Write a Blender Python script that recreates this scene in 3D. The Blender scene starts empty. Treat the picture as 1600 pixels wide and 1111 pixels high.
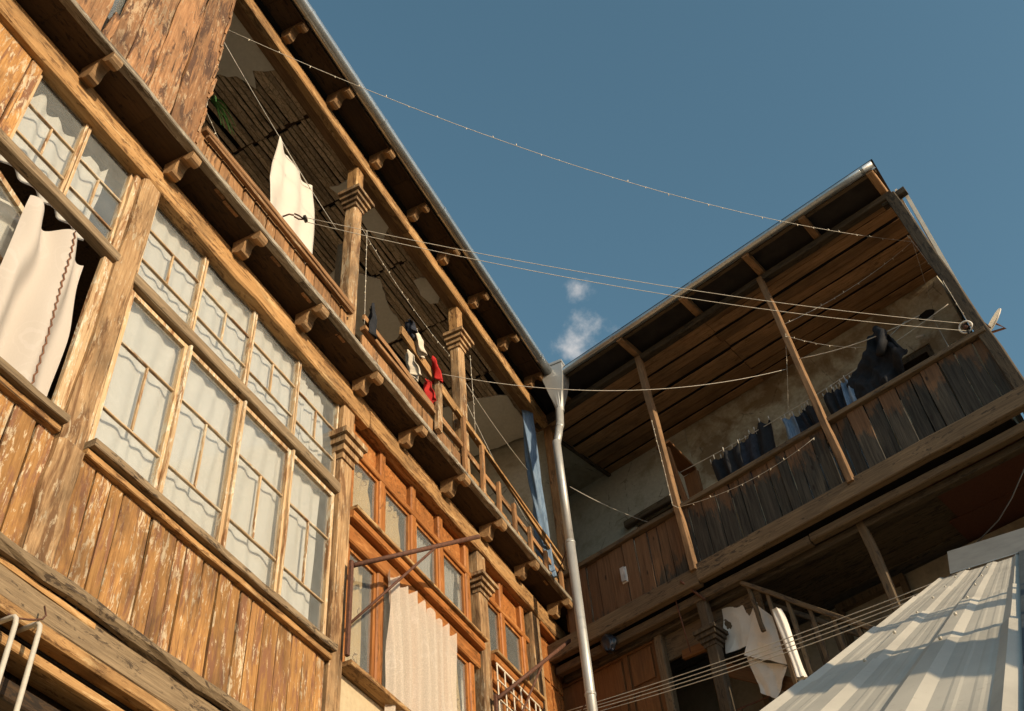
import bpy, math, random
from mathutils import Matrix, Vector, noise
random.seed(11)
SC = bpy.context.scene
COL = SC.collection
V = Vector

# ------------------------------------------------------------------ camera
cam_d = bpy.data.cameras.new('camera'); cam = bpy.data.objects.new('camera', cam_d); COL.objects.link(cam)
RX = V((0.895834, 0.439130, -0.068167)); RY = V((-0.362460, 0.633281, -0.683797)); RZ = V((-0.257107, 0.637276, 0.726482))
m3 = Matrix((RX, -RY, -RZ)).transposed()
cam.matrix_world = m3.to_4x4()
cam_d.sensor_width = 36; cam_d.sensor_fit = 'HORIZONTAL'; cam_d.lens = 38.367
cam_d.clip_start = 0.05; cam_d.clip_end = 3000
SC.camera = cam

# ------------------------------------------------------------------ sun and sky
SUN_EL, SUN_AZ = math.radians(17.0), math.atan2(0.950, -0.311)      # azimuth measured from +Y towards +X
sdir = V((math.sin(SUN_AZ) * math.cos(SUN_EL), math.cos(SUN_AZ) * math.cos(SUN_EL), math.sin(SUN_EL)))
sun_d = bpy.data.lights.new('sun', 'SUN'); sun = bpy.data.objects.new('sun', sun_d); COL.objects.link(sun)
sun.rotation_euler = sdir.to_track_quat('Z', 'Y').to_euler()
sun_d.energy = 4.6; sun_d.angle = math.radians(0.5); sun_d.color = (1.0, 0.80, 0.54)
world = bpy.data.worlds.new('World'); SC.world = world; world.use_nodes = True
wn, wl = world.node_tree.nodes, world.node_tree.links
wn.clear()
w_out = wn.new('ShaderNodeOutputWorld'); w_bg = wn.new('ShaderNodeBackground')
sky = wn.new('ShaderNodeTexSky'); sky.sky_type = 'NISHITA'; sky.sun_disc = False
sky.sun_elevation = SUN_EL; sky.sun_rotation = SUN_AZ; sky.altitude = 500; sky.air_density = 1.0; sky.dust_density = 1.2; sky.ozone_density = 1.6
w_hsv = wn.new('ShaderNodeHueSaturation'); w_hsv.inputs['Saturation'].default_value = 1.0; w_hsv.inputs['Hue'].default_value = 0.470
wl.new(sky.outputs[0], w_hsv.inputs['Color'])
w_bg.inputs['Strength'].default_value = 0.135
# two small fair-weather clouds, part of the sky
w_tc = wn.new('ShaderNodeTexCoord')
def cloud(dirv, size, seed, prev):
    d = V(dirv).normalized()
    dot = wn.new('ShaderNodeVectorMath'); dot.operation = 'DISTANCE'; dot.inputs[1].default_value = d
    nz = wn.new('ShaderNodeTexNoise'); nz.inputs['Scale'].default_value = 26; nz.inputs['Detail'].default_value = 8; nz.inputs['Roughness'].default_value = 0.62
    mp = wn.new('ShaderNodeMapping'); mp.inputs['Location'].default_value = (seed, seed * .7, seed * .3)
    norm = wn.new('ShaderNodeVectorMath'); norm.operation = 'NORMALIZE'
    wl.new(w_tc.outputs['Generated'], norm.inputs[0]); wl.new(norm.outputs[0], dot.inputs[0]); wl.new(norm.outputs[0], mp.inputs['Vector']); wl.new(mp.outputs[0], nz.inputs['Vector'])
    m1 = wn.new('ShaderNodeMath'); m1.operation = 'MULTIPLY_ADD'; m1.inputs[1].default_value = -1.0 / size; m1.inputs[2].default_value = 0.62
    wl.new(dot.outputs['Value'], m1.inputs[0])
    m2 = wn.new('ShaderNodeMath'); m2.operation = 'MULTIPLY_ADD'; m2.inputs[1].default_value = 2.0; m2.inputs[2].default_value = -1.0
    wl.new(nz.outputs['Fac'], m2.inputs[0])
    m3_ = wn.new('ShaderNodeMath'); m3_.operation = 'ADD'; wl.new(m1.outputs[0], m3_.inputs[0]); wl.new(m2.outputs[0], m3_.inputs[1])
    cr = wn.new('ShaderNodeMapRange'); cr.interpolation_type = 'SMOOTHSTEP'; cr.inputs['From Min'].default_value = 0.05; cr.inputs['From Max'].default_value = 1.05; cr.inputs['To Max'].default_value = 0.60
    wl.new(m3_.outputs[0], cr.inputs['Value'])
    mx = wn.new('ShaderNodeMix'); mx.data_type = 'RGBA'; mx.inputs['B'].default_value = (8.2, 7.2, 6.4, 1)
    wl.new(cr.outputs[0], mx.inputs['Factor']); wl.new(prev, mx.inputs['A'])
    return mx.outputs['Result']
c = cloud((-0.18868, 0.65208, 0.73429), 0.052, 3.1, w_hsv.outputs['Color'])
c = cloud((-0.18043, 0.62206, 0.76189), 0.024, 7.7, c)
wl.new(c, w_bg.inputs['Color']); wl.new(w_bg.outputs[0], w_out.inputs[0])
cy = SC.cycles; cy.max_bounces = 6; cy.diffuse_bounces = 3; cy.glossy_bounces = 3; cy.transmission_bounces = 4; cy.transparent_max_bounces = 10; cy.caustics_reflective = False; cy.caustics_refractive = False
vs = SC.view_settings
vs.view_transform = 'Standard'; vs.look = 'None'; vs.exposure = 0.28; vs.gamma = 1.0; vs.use_curve_mapping = False

# ------------------------------------------------------------------ materials
MAT = {}
class NT:
    def __init__(s, name):
        s.m = bpy.data.materials.new(name); s.m.use_nodes = True
        s.t = s.m.node_tree; s.N = s.t.nodes; s.L = s.t.links
        s.b = s.N['Principled BSDF']; s.out = s.N['Material Output']
        s.b.inputs['Specular IOR Level'].default_value = 0.25
        MAT[name] = s.m
    def n(s, typ, **kw):
        x = s.N.new(typ)
        for k, v in kw.items():
            if k in x.inputs: x.inputs[k].default_value = v
            else: setattr(x, k, v)
        return x
    def coords(s, scale=(1, 1, 1), rnd=True):
        tc = s.n('ShaderNodeTexCoord'); src = tc.outputs['Object']
        if rnd:
            oi = s.n('ShaderNodeObjectInfo'); sc = s.n('ShaderNodeVectorMath', operation='SCALE'); sc.inputs[0].default_value = (37, 19, 83)
            s.L.new(oi.outputs['Random'], sc.inputs['Scale'])
            ad = s.n('ShaderNodeVectorMath', operation='ADD'); s.L.new(src, ad.inputs[0]); s.L.new(sc.outputs[0], ad.inputs[1]); src = ad.outputs[0]
        mp = s.n('ShaderNodeMapping'); mp.inputs['Scale'].default_value = scale; s.L.new(src, mp.inputs['Vector'])
        return mp.outputs[0]
    def noise(s, vec, scale=1, detail=6, rough=.6, dist=0):
        x = s.n('ShaderNodeTexNoise'); x.inputs['Scale'].default_value = scale; x.inputs['Detail'].default_value = detail
        x.inputs['Roughness'].default_value = rough; x.inputs['Distortion'].default_value = dist
        if vec is not None: s.L.new(vec, x.inputs['Vector'])
        return x.outputs['Fac']
    def ramp(s, fac, pts):
        r = s.n('ShaderNodeValToRGB'); e = r.color_ramp.elements
        while len(e) < len(pts): e.new(.5)
        for el, (p, c_) in zip(e, pts):
            el.position = p; el.color = (c_ if isinstance(c_, tuple) else (c_, c_, c_)) + (1,) if not (isinstance(c_, tuple) and len(c_) == 4) else c_
        s.L.new(fac, r.inputs['Fac']); return r.outputs['Color']
    def mix(s, fac, a, b, mode='MIX'):
        x = s.n('ShaderNodeMix', data_type='RGBA', blend_type=mode)
        for k, v in (('Factor', fac), ('A', a), ('B', b)):
            if isinstance(v, (int, float)): x.inputs[k].default_value = v
            elif isinstance(v, tuple): x.inputs[k].default_value = v + (1,)
            else: s.L.new(v, x.inputs[k])
        return x.outputs['Result']
    def bump(s, h, strength=.4, dist=.004):
        b = s.n('ShaderNodeBump', Strength=strength, Distance=dist); s.L.new(h, b.inputs['Height']); s.L.new(b.outputs[0], s.b.inputs['Normal'])
    def tint(s, col, lo=.78, hi=1.15):
        oi = s.n('ShaderNodeObjectInfo'); mr = s.n('ShaderNodeMapRange'); mr.inputs['To Min'].default_value = lo; mr.inputs['To Max'].default_value = hi
        s.L.new(oi.outputs['Random'], mr.inputs['Value'])
        return s.mix(1.0, col, mr.outputs[0], 'MULTIPLY')

def wood(name, lo, hi, peel=None, peel_at=.55, peel2=None, peel2_at=.6, dark=(.035, .022, .014), crack=.3, rough=.75, bump=.5, tint=(.78, 1.15), grain=1.0, blotch=0.0, spec=.25):
    s = NT(name)
    g = s.noise(s.coords((58 * grain, 58 * grain, 3.0)), 1, 5, .70, .35)
    col = s.mix(s.ramp(g, [(.30, 0.0), (.68, 1.0)]), lo, hi)
    col = s.tint(col, *tint)
    h = g
    if peel2:
        p2 = s.noise(s.coords((13, 13, 1.8)), 1, 5, .72, .6)
        col = s.mix(s.ramp(p2, [(peel2_at - .035, 0.0), (peel2_at + .05, 1.0)]), col, peel2)
    if peel:
        p = s.noise(s.coords((30, 30, 7.5)), 1, 6, .76, .5)
        lf = s.noise(s.coords((2.6, 2.6, .8)), 1, 2, .5)
        sh = s.n('ShaderNodeMath', operation='MULTIPLY_ADD'); sh.inputs[1].default_value = .30; s.L.new(lf, sh.inputs[0]); s.L.new(p, sh.inputs[2])
        f = s.ramp(sh.outputs[0], [(peel_at + .13, 0.0), (peel_at + .19, 1.0)])
        col = s.mix(f, col, s.mix(s.ramp(g, [(.3, 0.0), (.7, 1.0)]), tuple(x * .62 for x in peel), peel))
    if blotch:
        bl = s.noise(s.coords((3.2, 3.2, 1.6)), 1, 6, .65, .3)
        col = s.mix(s.ramp(bl, [(.46, 0.0), (.66, blotch)]), col, dark)
    if crack:
        k = s.noise(s.coords((75 * grain, 75 * grain, .9)), 1, 3, .6, .2)
        f = s.ramp(k, [(.63, 0.0), (.70, crack)])
        col = s.mix(f, col, dark)
    s.L.new(col, s.b.inputs['Base Color']); s.b.inputs['Roughness'].default_value = rough; s.b.inputs['Specular IOR Level'].default_value = spec
    s.bump(h, bump, .006)
    return s.m

wood('ochre_plank', (.28, .132, .042), (.50, .272, .094), peel=(.64, .51, .34), peel_at=.575, peel2=(.21, .100, .052), peel2_at=.535, crack=.85, bump=.9, tint=(.66, 1.12), dark=(.045, .026, .016), blotch=.6)
wood('grey_log', (.13, .090, .052), (.30, .220, .130), peel=(.08, .056, .036), peel_at=.57, crack=.8, bump=.9)
wood('post_wood', (.27, .155, .070), (.47, .31, .160), peel=(.60, .48, .32), peel_at=.575, peel2=(.18, .095, .042), peel2_at=.54, crack=.7, bump=.9, blotch=.6, tint=(.9, 1.05))
wood('honey_beam', (.31, .165, .060), (.49, .290, .120), peel=(.21, .108, .042), peel_at=.555, peel2=(.53, .36, .175), peel2_at=.59, crack=.8, bump=.75, tint=(.85, 1.05), grain=.8, blotch=.45)
wood('sash_wood', (.38, .245, .125), (.57, .42, .25), peel=(.70, .62, .47), peel_at=.55, peel2=(.24, .125, .055), peel2_at=.545, crack=.55, bump=.7, tint=(.88, 1.1))
wood('orange_wood', (.27, .098, .026), (.42, .168, .048), peel=(.20, .08, .024), peel_at=.58, peel2=(.47, .22, .075), peel2_at=.59, crack=.5, bump=.4, tint=(.82, 1.08), rough=.5, grain=.8, blotch=.3)
wood('rough_plank', (.24, .112, .048), (.47, .255, .120), peel=(.50, .35, .21), peel_at=.57, peel2=(.10, .052, .03), peel2_at=.54, crack=.9, bump=1.0, tint=(.72, 1.1), blotch=.5)
wood('rail_wood', (.21, .105, .043), (.39, .215, .095), peel=(.48, .35, .21), peel_at=.60, peel2=(.12, .065, .03), peel2_at=.57, crack=.7, bump=.8, blotch=.4)
wood('bracket_wood', (.20, .115, .052), (.38, .235, .112), peel=(.48, .35, .2), peel_at=.62, crack=.6, bump=.6, blotch=.4)
wood('fascia_wood', (.14, .115, .082), (.32, .275, .205), peel=(.45, .41, .33), peel_at=.55, peel2=(.09, .07, .05), peel2_at=.57, crack=.7, bump=.9, tint=(.95, 1.05))
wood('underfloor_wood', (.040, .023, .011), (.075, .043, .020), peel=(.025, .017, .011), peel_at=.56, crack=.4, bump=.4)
wood('soffit_wood', (.26, .150, .072), (.48, .285, .145), peel=(.30, .18, .09), peel_at=.58, crack=.6, bump=.4, tint=(.6, 1.15), blotch=.4)
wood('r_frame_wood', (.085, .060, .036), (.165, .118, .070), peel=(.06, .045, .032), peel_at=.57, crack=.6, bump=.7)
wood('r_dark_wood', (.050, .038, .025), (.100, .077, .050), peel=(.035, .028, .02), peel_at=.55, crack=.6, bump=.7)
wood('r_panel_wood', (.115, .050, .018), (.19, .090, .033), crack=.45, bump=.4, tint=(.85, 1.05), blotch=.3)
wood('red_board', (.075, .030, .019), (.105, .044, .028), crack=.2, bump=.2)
def lath_mat():
    s = NT('lath_wood')                                   # reed laths with lumps of clay still keyed between them
    g = s.noise(s.coords((30, 30, 6)), 1, 5, .7, .3)
    col = s.tint(s.mix(s.ramp(g, [(.3, 0.0), (.7, 1.0)]), (.38, .275, .175), (.72, .58, .42)), .6, 1.15)
    vo = s.n('ShaderNodeTexVoronoi', feature='DISTANCE_TO_EDGE'); vo.inputs['Scale'].default_value = 1; s.L.new(s.coords((26, 26, 11)), vo.inputs['Vector'])
    f = s.ramp(vo.outputs['Distance'], [(.02, .5), (.07, 0.0)]); col = s.mix(f, col, (.07, .05, .034))
    k = s.noise(s.coords((9, 9, 3)), 1, 4, .7); col = s.mix(s.ramp(k, [(.58, 0.0), (.72, .75)]), col, (.10, .07, .045))
    s.L.new(col, s.b.inputs['Base Color']); s.b.inputs['Roughness'].default_value = .95; s.bump(g, .8, .012)
lath_mat()

def r_board_mat():
    s = NT('r_board')                                     # boards weathered black from below, brown left near the rail
    g = s.noise(s.coords((45, 45, 2.2)), 1, 7, .68, .35)
    brown = s.mix(s.ramp(g, [(.3, 0.0), (.7, 1.0)]), (.085, .045, .023), (.170, .098, .052))
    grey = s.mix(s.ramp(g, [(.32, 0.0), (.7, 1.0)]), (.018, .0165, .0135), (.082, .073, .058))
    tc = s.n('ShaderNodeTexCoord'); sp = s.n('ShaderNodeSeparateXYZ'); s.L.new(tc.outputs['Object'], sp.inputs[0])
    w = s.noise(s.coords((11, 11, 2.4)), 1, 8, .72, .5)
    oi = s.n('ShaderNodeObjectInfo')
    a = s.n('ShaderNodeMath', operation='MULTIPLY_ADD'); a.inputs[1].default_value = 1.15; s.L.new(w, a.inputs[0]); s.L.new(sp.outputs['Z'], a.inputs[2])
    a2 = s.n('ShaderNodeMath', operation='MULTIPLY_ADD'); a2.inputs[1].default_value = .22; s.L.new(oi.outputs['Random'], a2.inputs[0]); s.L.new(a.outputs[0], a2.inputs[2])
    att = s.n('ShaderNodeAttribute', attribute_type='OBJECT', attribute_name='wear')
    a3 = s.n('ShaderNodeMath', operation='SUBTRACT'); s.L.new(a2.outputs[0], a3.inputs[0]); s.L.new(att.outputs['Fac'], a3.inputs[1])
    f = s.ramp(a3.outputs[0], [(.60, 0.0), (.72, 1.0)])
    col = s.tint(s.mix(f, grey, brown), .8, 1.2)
    vo = s.n('ShaderNodeTexVoronoi', feature='F1'); vo.inputs['Scale'].default_value = 1; s.L.new(s.coords((7, 7, 2.6)), vo.inputs['Vector'])
    col = s.mix(s.ramp(vo.outputs['Distance'], [(.06, .85), (.12, 0.0)]), col, (.022, .016, .012))
    k = s.noise(s.coords((80, 80, 1.0)), 1, 5, .6); fk = s.ramp(k, [(.62, 0.0), (.69, .8)])
    col = s.mix(fk, col, (.02, .018, .015))
    s.L.new(col, s.b.inputs['Base Color']); s.b.inputs['Roughness'].default_value = .8
    s.bump(g, .7, .006)
r_board_mat()

def plaster(name, a, b, stain, stain_at=.6, bumpd=.01, crack=True):
    s = NT(name)
    n1 = s.noise(s.coords((1.6, 1.6, 1.6)), 1, 8, .65, .4); n2 = s.noise(s.coords((22, 22, 22)), 1, 6, .6)
    col = s.mix(s.ramp(n2, [(.3, 0.0), (.7, 1.0)]), a, b)
    col = s.mix(s.ramp(n1, [(stain_at - .06, 0.0), (stain_at + .06, .9)]), col, stain)
    if crack:
        vo = s.n('ShaderNodeTexVoronoi', feature='DISTANCE_TO_EDGE'); vo.inputs['Scale'].default_value = 1
        s.L.new(s.coords((1.5, 1.5, 1.5)), vo.inputs['Vector'])
        nd = s.noise(s.coords((3, 3, 3)), 1, 6, .75); ad = s.n('ShaderNodeMath', operation='MULTIPLY_ADD'); ad.inputs[1].default_value = .16; s.L.new(nd, ad.inputs[0]); s.L.new(vo.outputs['Distance'], ad.inputs[2])
        col = s.mix(s.ramp(ad.outputs[0], [(.074, .5), (.080, 0.0)]), col, (.06, .045, .03))
    s.L.new(col, s.b.inputs['Base Color']); s.b.inputs['Roughness'].default_value = .9
    s.bump(n2, .5, bumpd)
plaster('ceiling_plaster', (.68, .655, .59), (.78, .75, .68), (.56, .53, .45), .62, .004, False)
plaster('r_plaster', (.36, .32, .23), (.50, .45, .345), (.21, .145, .080), .52)
plaster('r_plaster_pale', (.44, .40, .315), (.54, .50, .40), (.33, .285, .20), .58)
plaster('beige_plaster', (.42, .34, .22), (.50, .41, .27), (.36, .28, .17), .6)
plaster('white_wall', (.62, .57, .48), (.72, .67, .58), (.50, .44, .35), .62, .004, False)
plaster('room_plaster', (.22, .19, .14), (.28, .24, .18), (.15, .12, .09), .6, .004, False)
plaster('ground_stone', (.16, .145, .12), (.24, .22, .185), (.10, .09, .075), .58)

def simple(name, col, rough=.6, metal=0.0, noise_amt=.25, nscale=9, bump=0.0, spec=.3, sheen=0):
    s = NT(name)
    f = s.noise(s.coords((nscale,) * 3), 1, 6, .65)
    c2 = s.mix(s.ramp(f, [(.3, 0.0), (.7, 1.0)]), tuple(x * (1 - noise_amt) for x in col), tuple(min(1, x * (1 + noise_amt)) for x in col))
    s.L.new(c2, s.b.inputs['Base Color']); s.b.inputs['Roughness'].default_value = rough; s.b.inputs['Metallic'].default_value = metal; s.b.inputs['Specular IOR Level'].default_value = spec
    if sheen: s.b.inputs['Sheen Weight'].default_value = sheen
    if bump: s.bump(f, bump, .004)
    return s.m
simple('rust_iron', (.10, .045, .028), .75, .0, .4, 40, .3)
simple('white_pipe', (.44, .41, .35), .55, 0, .12, 30, .2)
simple('grille_paint', (.62, .56, .45), .5, 0, .2, 40)
simple('wire_pale', (.46, .43, .37), .6, 0, .2, 30)
simple('wire_dark', (.03, .028, .025), .6, 0, .2, 30)
simple('bulb', (.62, .55, .42), .25, 0, .1, 5)
simple('white_plastic', (.66, .63, .58), .4, 0, .08, 6)
simple('dish_white', (.55, .50, .42), .45, .0, .15, 9)
simple('dark_roof_under', (.035, .030, .026), .8, 0, .3, 6)
simple('roof_zinc', (.26, .265, .255), .45, .6, .2, 5)
simple('dark_strip', (.055, .065, .070), .55, .2, .25, 7)
simple('cotton_white', (.56, .52, .45), .85, 0, .06, 5, .2, .2, .2)
simple('cotton_tan', (.24, .175, .11), .9, 0, .25, 14, .3)
simple('cotton_black', (.012, .013, .016), .85, 0, .4, 14, .3)
simple('cotton_navy', (.022, .026, .038), .85, 0, .5, 18, .3)
simple('cotton_red', (.42, .018, .014), .8, 0, .2, 10, .3)
simple('cotton_pale', (.58, .52, .42), .85, 0, .12, 10, .3)
simple('plastic_film', (.40, .40, .40), .3, 0, .3, 12, .3, .5)
simple('leaf_green', (.045, .12, .025), .5, 0, .3, 8)
simple('black_bag', (.018, .02, .026), .3, 0, .4, 10, .3, .5)
simple('card_print', (.10, .10, .10), .8)
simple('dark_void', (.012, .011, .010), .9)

def metal_gutter():
    s = NT('galvanised')
    n = s.noise(s.coords((3, 3, 3)), 1, 6, .6); n2 = s.noise(s.coords((60, 60, 60)), 1, 4, .6)
    vo = s.n('ShaderNodeTexVoronoi'); vo.inputs['Scale'].default_value = 45; s.L.new(s.coords((1, 1, 1)), vo.inputs['Vector'])
    col = s.mix(s.ramp(n, [(.35, 0.0), (.7, 1.0)]), (.42, .435, .435), (.58, .59, .58))
    col = s.mix(s.ramp(vo.outputs['Distance'], [(.2, .35), (.7, 0.0)]), col, (.34, .36, .37))
    s.L.new(col, s.b.inputs['Base Color']); s.b.inputs['Metallic'].default_value = .85
    s.L.new(s.ramp(n2, [(.3, .24), (.7, .42)]), s.b.inputs['Roughness'])
metal_gutter()
def downpipe_mat():
    s = NT('downpipe')
    n = s.noise(s.coords((4, 4, 1.5)), 1, 6, .65); n2 = s.noise(s.coords((70, 70, 70)), 1, 4, .6)
    col = s.mix(s.ramp(n, [(.35, 0.0), (.7, 1.0)]), (.36, .37, .365), (.50, .50, .48)); col = s.mix(s.ramp(n2, [(.6, 0.0), (.7, .35)]), col, (.25, .25, .24))
    s.L.new(col, s.b.inputs['Base Color']); s.b.inputs['Metallic'].default_value = .4; s.b.inputs['Roughness'].default_value = .45; s.bump(n, .2, .004)
downpipe_mat()
def shed_sheet():
    s = NT('shed_sheet')
    n = s.noise(s.coords((4, 1.2, 1.2)), 1, 8, .65); n2 = s.noise(s.coords((55, 55, 55)), 1, 5, .65)
    col = s.mix(s.ramp(n, [(.35, 0.0), (.68, 1.0)]), (.42, .39, .33), (.55, .51, .43))
    col = s.mix(s.ramp(n2, [(.62, 0.0), (.75, .55)]), col, (.22, .15, .09))
    s.L.new(col, s.b.inputs['Base Color']); s.b.inputs['Metallic'].default_value = .15; s.b.inputs['Roughness'].default_value = .55
    s.bump(n, .15, .006)
shed_sheet()
def denim():
    s = NT('denim')
    f = s.noise(s.coords((120, 120, 8)), 1, 5, .6); g = s.noise(s.coords((6, 6, 3)), 1, 5, .6)
    col = s.mix(s.ramp(f, [(.3, 0.0), (.7, 1.0)]), (.07, .125, .215), (.20, .28, .38))
    col = s.mix(s.ramp(g, [(.55, 0.0), (.75, .6)]), col, (.33, .40, .48))
    s.L.new(col, s.b.inputs['Base Color']); s.b.inputs['Roughness'].default_value = .9; s.bump(f, .3, .003)
denim()
def curtain(name, a, b, trans=.35, alpha=0.0, pat=None, pscale=7):
    s = NT(name)
    co = s.coords((1, 1, 1), False)
    mp = s.n('ShaderNodeMapping'); mp.inputs['Scale'].default_value = (1, pscale, pscale * .55); s.L.new(co, mp.inputs['Vector'])
    vo = s.n('ShaderNodeTexVoronoi', feature='F1'); vo.inputs['Scale'].default_value = 1; vo.inputs['Randomness'].default_value = .75
    ds = s.n('ShaderNodeTexNoise'); ds.inputs['Scale'].default_value = 2.2; s.L.new(mp.outputs[0], ds.inputs['Vector'])
    av = s.n('ShaderNodeVectorMath', operation='MULTIPLY_ADD'); av.inputs[1].default_value = (.5, .5, .5); s.L.new(ds.outputs['Color'], av.inputs[0]); s.L.new(mp.outputs[0], av.inputs[2]); s.L.new(av.outputs[0], vo.inputs['Vector'])
    wv = s.n('ShaderNodeMath', operation='SINE'); ml = s.n('ShaderNodeMath', operation='MULTIPLY'); ml.inputs[1].default_value = 34; s.L.new(vo.outputs['Distance'], ml.inputs[0]); s.L.new(ml.outputs[0], wv.inputs[0])
    near = s.ramp(vo.outputs['Distance'], [(.36, 1.0), (.44, 0.0)])
    mm = s.n('ShaderNodeMath', operation='MULTIPLY', use_clamp=True); s.L.new(wv.outputs[0], mm.inputs[0]); s.L.new(near, mm.inputs[1])
    fine = s.noise(s.coords((260, 260, 40), False), 1, 3)
    col = s.mix(s.ramp(mm.outputs[0], [(.2, 0.0), (.6, 1.0)]), a, b); col = s.mix(s.ramp(fine, [(.4, 0.0), (.65, .12)]), col, tuple(x * .75 for x in a))
    if pat: col = s.mix(s.ramp(mm.outputs[0], [(.35, 0.0), (.55, .8)]), col, pat)
    s.L.new(col, s.b.inputs['Base Color']); s.b.inputs['Roughness'].default_value = .9
    tr = s.n('ShaderNodeBsdfTranslucent'); s.L.new(col, tr.inputs['Color'])
    mx = s.n('ShaderNodeMixShader'); mx.inputs[0].default_value = trans
    s.L.new(s.b.outputs[0], mx.inputs[1]); s.L.new(tr.outputs[0], mx.inputs[2]); last = mx.outputs[0]
    if alpha:
        tp = s.n('ShaderNodeBsdfTransparent'); m2 = s.n('ShaderNodeMixShader')
        hole = s.ramp(s.noise(s.coords((150, 150, 150), False), 1, 2), [(.45, alpha), (.6, alpha * .35)])
        s.L.new(hole, m2.inputs[0]); s.L.new(last, m2.inputs[1]); s.L.new(tp.outputs[0], m2.inputs[2]); last = m2.outputs[0]
    s.L.new(last, s.out.inputs['Surface'])
curtain('lace_white', (.70, .69, .65), (.73, .72, .68), .2, pscale=5.5)
curtain('lace_pink', (.57, .52, .465), (.60, .55, .50), .25, pscale=5)
curtain('lace_sheer', (.64, .56, .47), (.68, .605, .52), .3, .28, pscale=5)
curtain('print_tan', (.58, .43, .22), (.62, .47, .25), .2, 0, (.17, .085, .03), 9)
curtain('voile_grey', (.50, .50, .48), (.60, .60, .57), .3, .2)
def glass():
    s = NT('window_glass')
    lw = s.n('ShaderNodeLayerWeight', Blend=.5); pw = s.n('ShaderNodeMath', operation='POWER'); pw.inputs[1].default_value = 5.0; s.L.new(lw.outputs['Facing'], pw.inputs[0])
    n = s.noise(s.coords((2.5, 2.5, 2.5)), 1, 5, .6); n2 = s.noise(s.coords((9, 9, 9)), 1, 7, .7)
    tp = s.n('ShaderNodeBsdfTransparent'); tp.inputs['Color'].default_value = (.985, .99, .985, 1)
    gl = s.n('ShaderNodeBsdfGlossy', Roughness=.03)
    bp = s.n('ShaderNodeBump', Strength=.06, Distance=.02); s.L.new(n, bp.inputs['Height']); s.L.new(bp.outputs[0], gl.inputs['Normal'])
    df = s.n('ShaderNodeBsdfDiffuse'); df.inputs['Color'].default_value = (.50, .53, .52, 1)  # pale veil: dust on the pane plus a painted milky reflection
    m1 = s.n('ShaderNodeMixShader'); s.L.new(s.ramp(n2, [(.30, .10), (.85, .17)]), m1.inputs[0]); s.L.new(tp.outputs[0], m1.inputs[1]); s.L.new(df.outputs[0], m1.inputs[2])
    m2 = s.n('ShaderNodeMixShader'); bo = s.n('ShaderNodeMath', operation='MULTIPLY_ADD', use_clamp=True); bo.inputs[1].default_value = .96; bo.inputs[2].default_value = .045; s.L.new(pw.outputs[0], bo.inputs[0])
    s.L.new(bo.outputs[0], m2.inputs[0]); s.L.new(m1.outputs[0], m2.inputs[1]); s.L.new(gl.outputs[0], m2.inputs[2])
    s.L.new(m2.outputs[0], s.out.inputs['Surface'])
glass()

# ------------------------------------------------------------------ helpers
WM = {}
def link(o, world_m, parent=None):
    COL.objects.link(o)
    o.matrix_basis = world_m; WM[o.name] = world_m.copy()
    if parent is not None:
        o.parent = parent; o.matrix_parent_inverse = WM[parent.name].inverted()
    return o
def tag(o, label=None, cat=None, group=None, kind=None):
    if label: o['label'] = label
    if cat: o['category'] = cat
    if group: o['group'] = group
    if kind: o['kind'] = kind
    return o
def thing(name, loc, label, cat, group=None):
    o = bpy.data.objects.new(name, None); o.empty_display_size = .1
    link(o, Matrix.Translation(V(loc))); tag(o, label, cat, group); return o
def mesh(name, vs_, fs, mat, parent=None, M=None, smooth=False):
    me = bpy.data.meshes.new(name); me.from_pydata([tuple(v) for v in vs_], [], fs); me.update()
    me.materials.append(MAT[mat])
    if smooth: me.polygons.foreach_set('use_smooth', [True] * len(me.polygons))
    o = bpy.data.objects.new(name, me)
    return link(o, M if M is not None else Matrix.Identity(4), parent)
def frame_m(p0, z, hint):
    z = z.normalized(); y = V(hint) - z * z.dot(V(hint))
    if y.length < 1e-4: y = z.orthogonal()
    y.normalize(); x = y.cross(z)
    M = Matrix((x, y, z)).transposed().to_4x4(); M.translation = p0; return M
def timber(name, p0, p1, w, d, mat, parent=None, hint=(1, 0, 0), jit=.003, seg=None, bev=None, bow=0, taper=1.0):
    """A sawn piece from p0 to p1; w across, d along the hint direction; worn edges."""
    p0, p1 = V(p0), V(p1); L = (p1 - p0).length
    M = frame_m(p0, p1 - p0, hint)
    if seg is None: seg = max(1, min(10, int(L / .35)))
    b = bev if bev is not None else min(w, d) * .12
    vs_, fs = [], []
    for i in range(seg + 1):
        k = i / seg; tp = 1 + (taper - 1) * k
        hw, hd = w / 2 * tp, d / 2 * tp
        ox, oy = random.gauss(0, jit), random.gauss(0, jit * .5) + bow * 4 * k * (1 - k)
        for (x, y) in ((-hw + b, -hd), (hw - b, -hd), (hw, -hd + b), (hw, hd - b), (hw - b, hd), (-hw + b, hd), (-hw, hd - b), (-hw, -hd + b)):
            vs_.append((x + ox + random.gauss(0, jit * .4), y + oy + random.gauss(0, jit * .4), k * L))
        if i:
            a = (i - 1) * 8
            for j in range(8): fs.append((a + j, a + (j + 1) % 8, a + 8 + (j + 1) % 8, a + 8 + j))
    fs.append(tuple(range(7, -1, -1))); fs.append(tuple(range(seg * 8, seg * 8 + 8)))
    return mesh(name, vs_, fs, mat, parent, M)
def boxes(name, lst, mat, parent=None, M=None):
    vs_, fs = [], []
    for (a, b) in lst:
        n0 = len(vs_)
        for x in (a[0], b[0]):
            for y in (a[1], b[1]):
                for z in (a[2], b[2]): vs_.append((x, y, z))
        fs += [tuple(n0 + i for i in f) for f in ((0, 1, 3, 2), (4, 6, 7, 5), (0, 4, 5, 1), (2, 3, 7, 6), (0, 2, 6, 4), (1, 5, 7, 3))]
    return mesh(name, vs_, fs, mat, parent, M)
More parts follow.
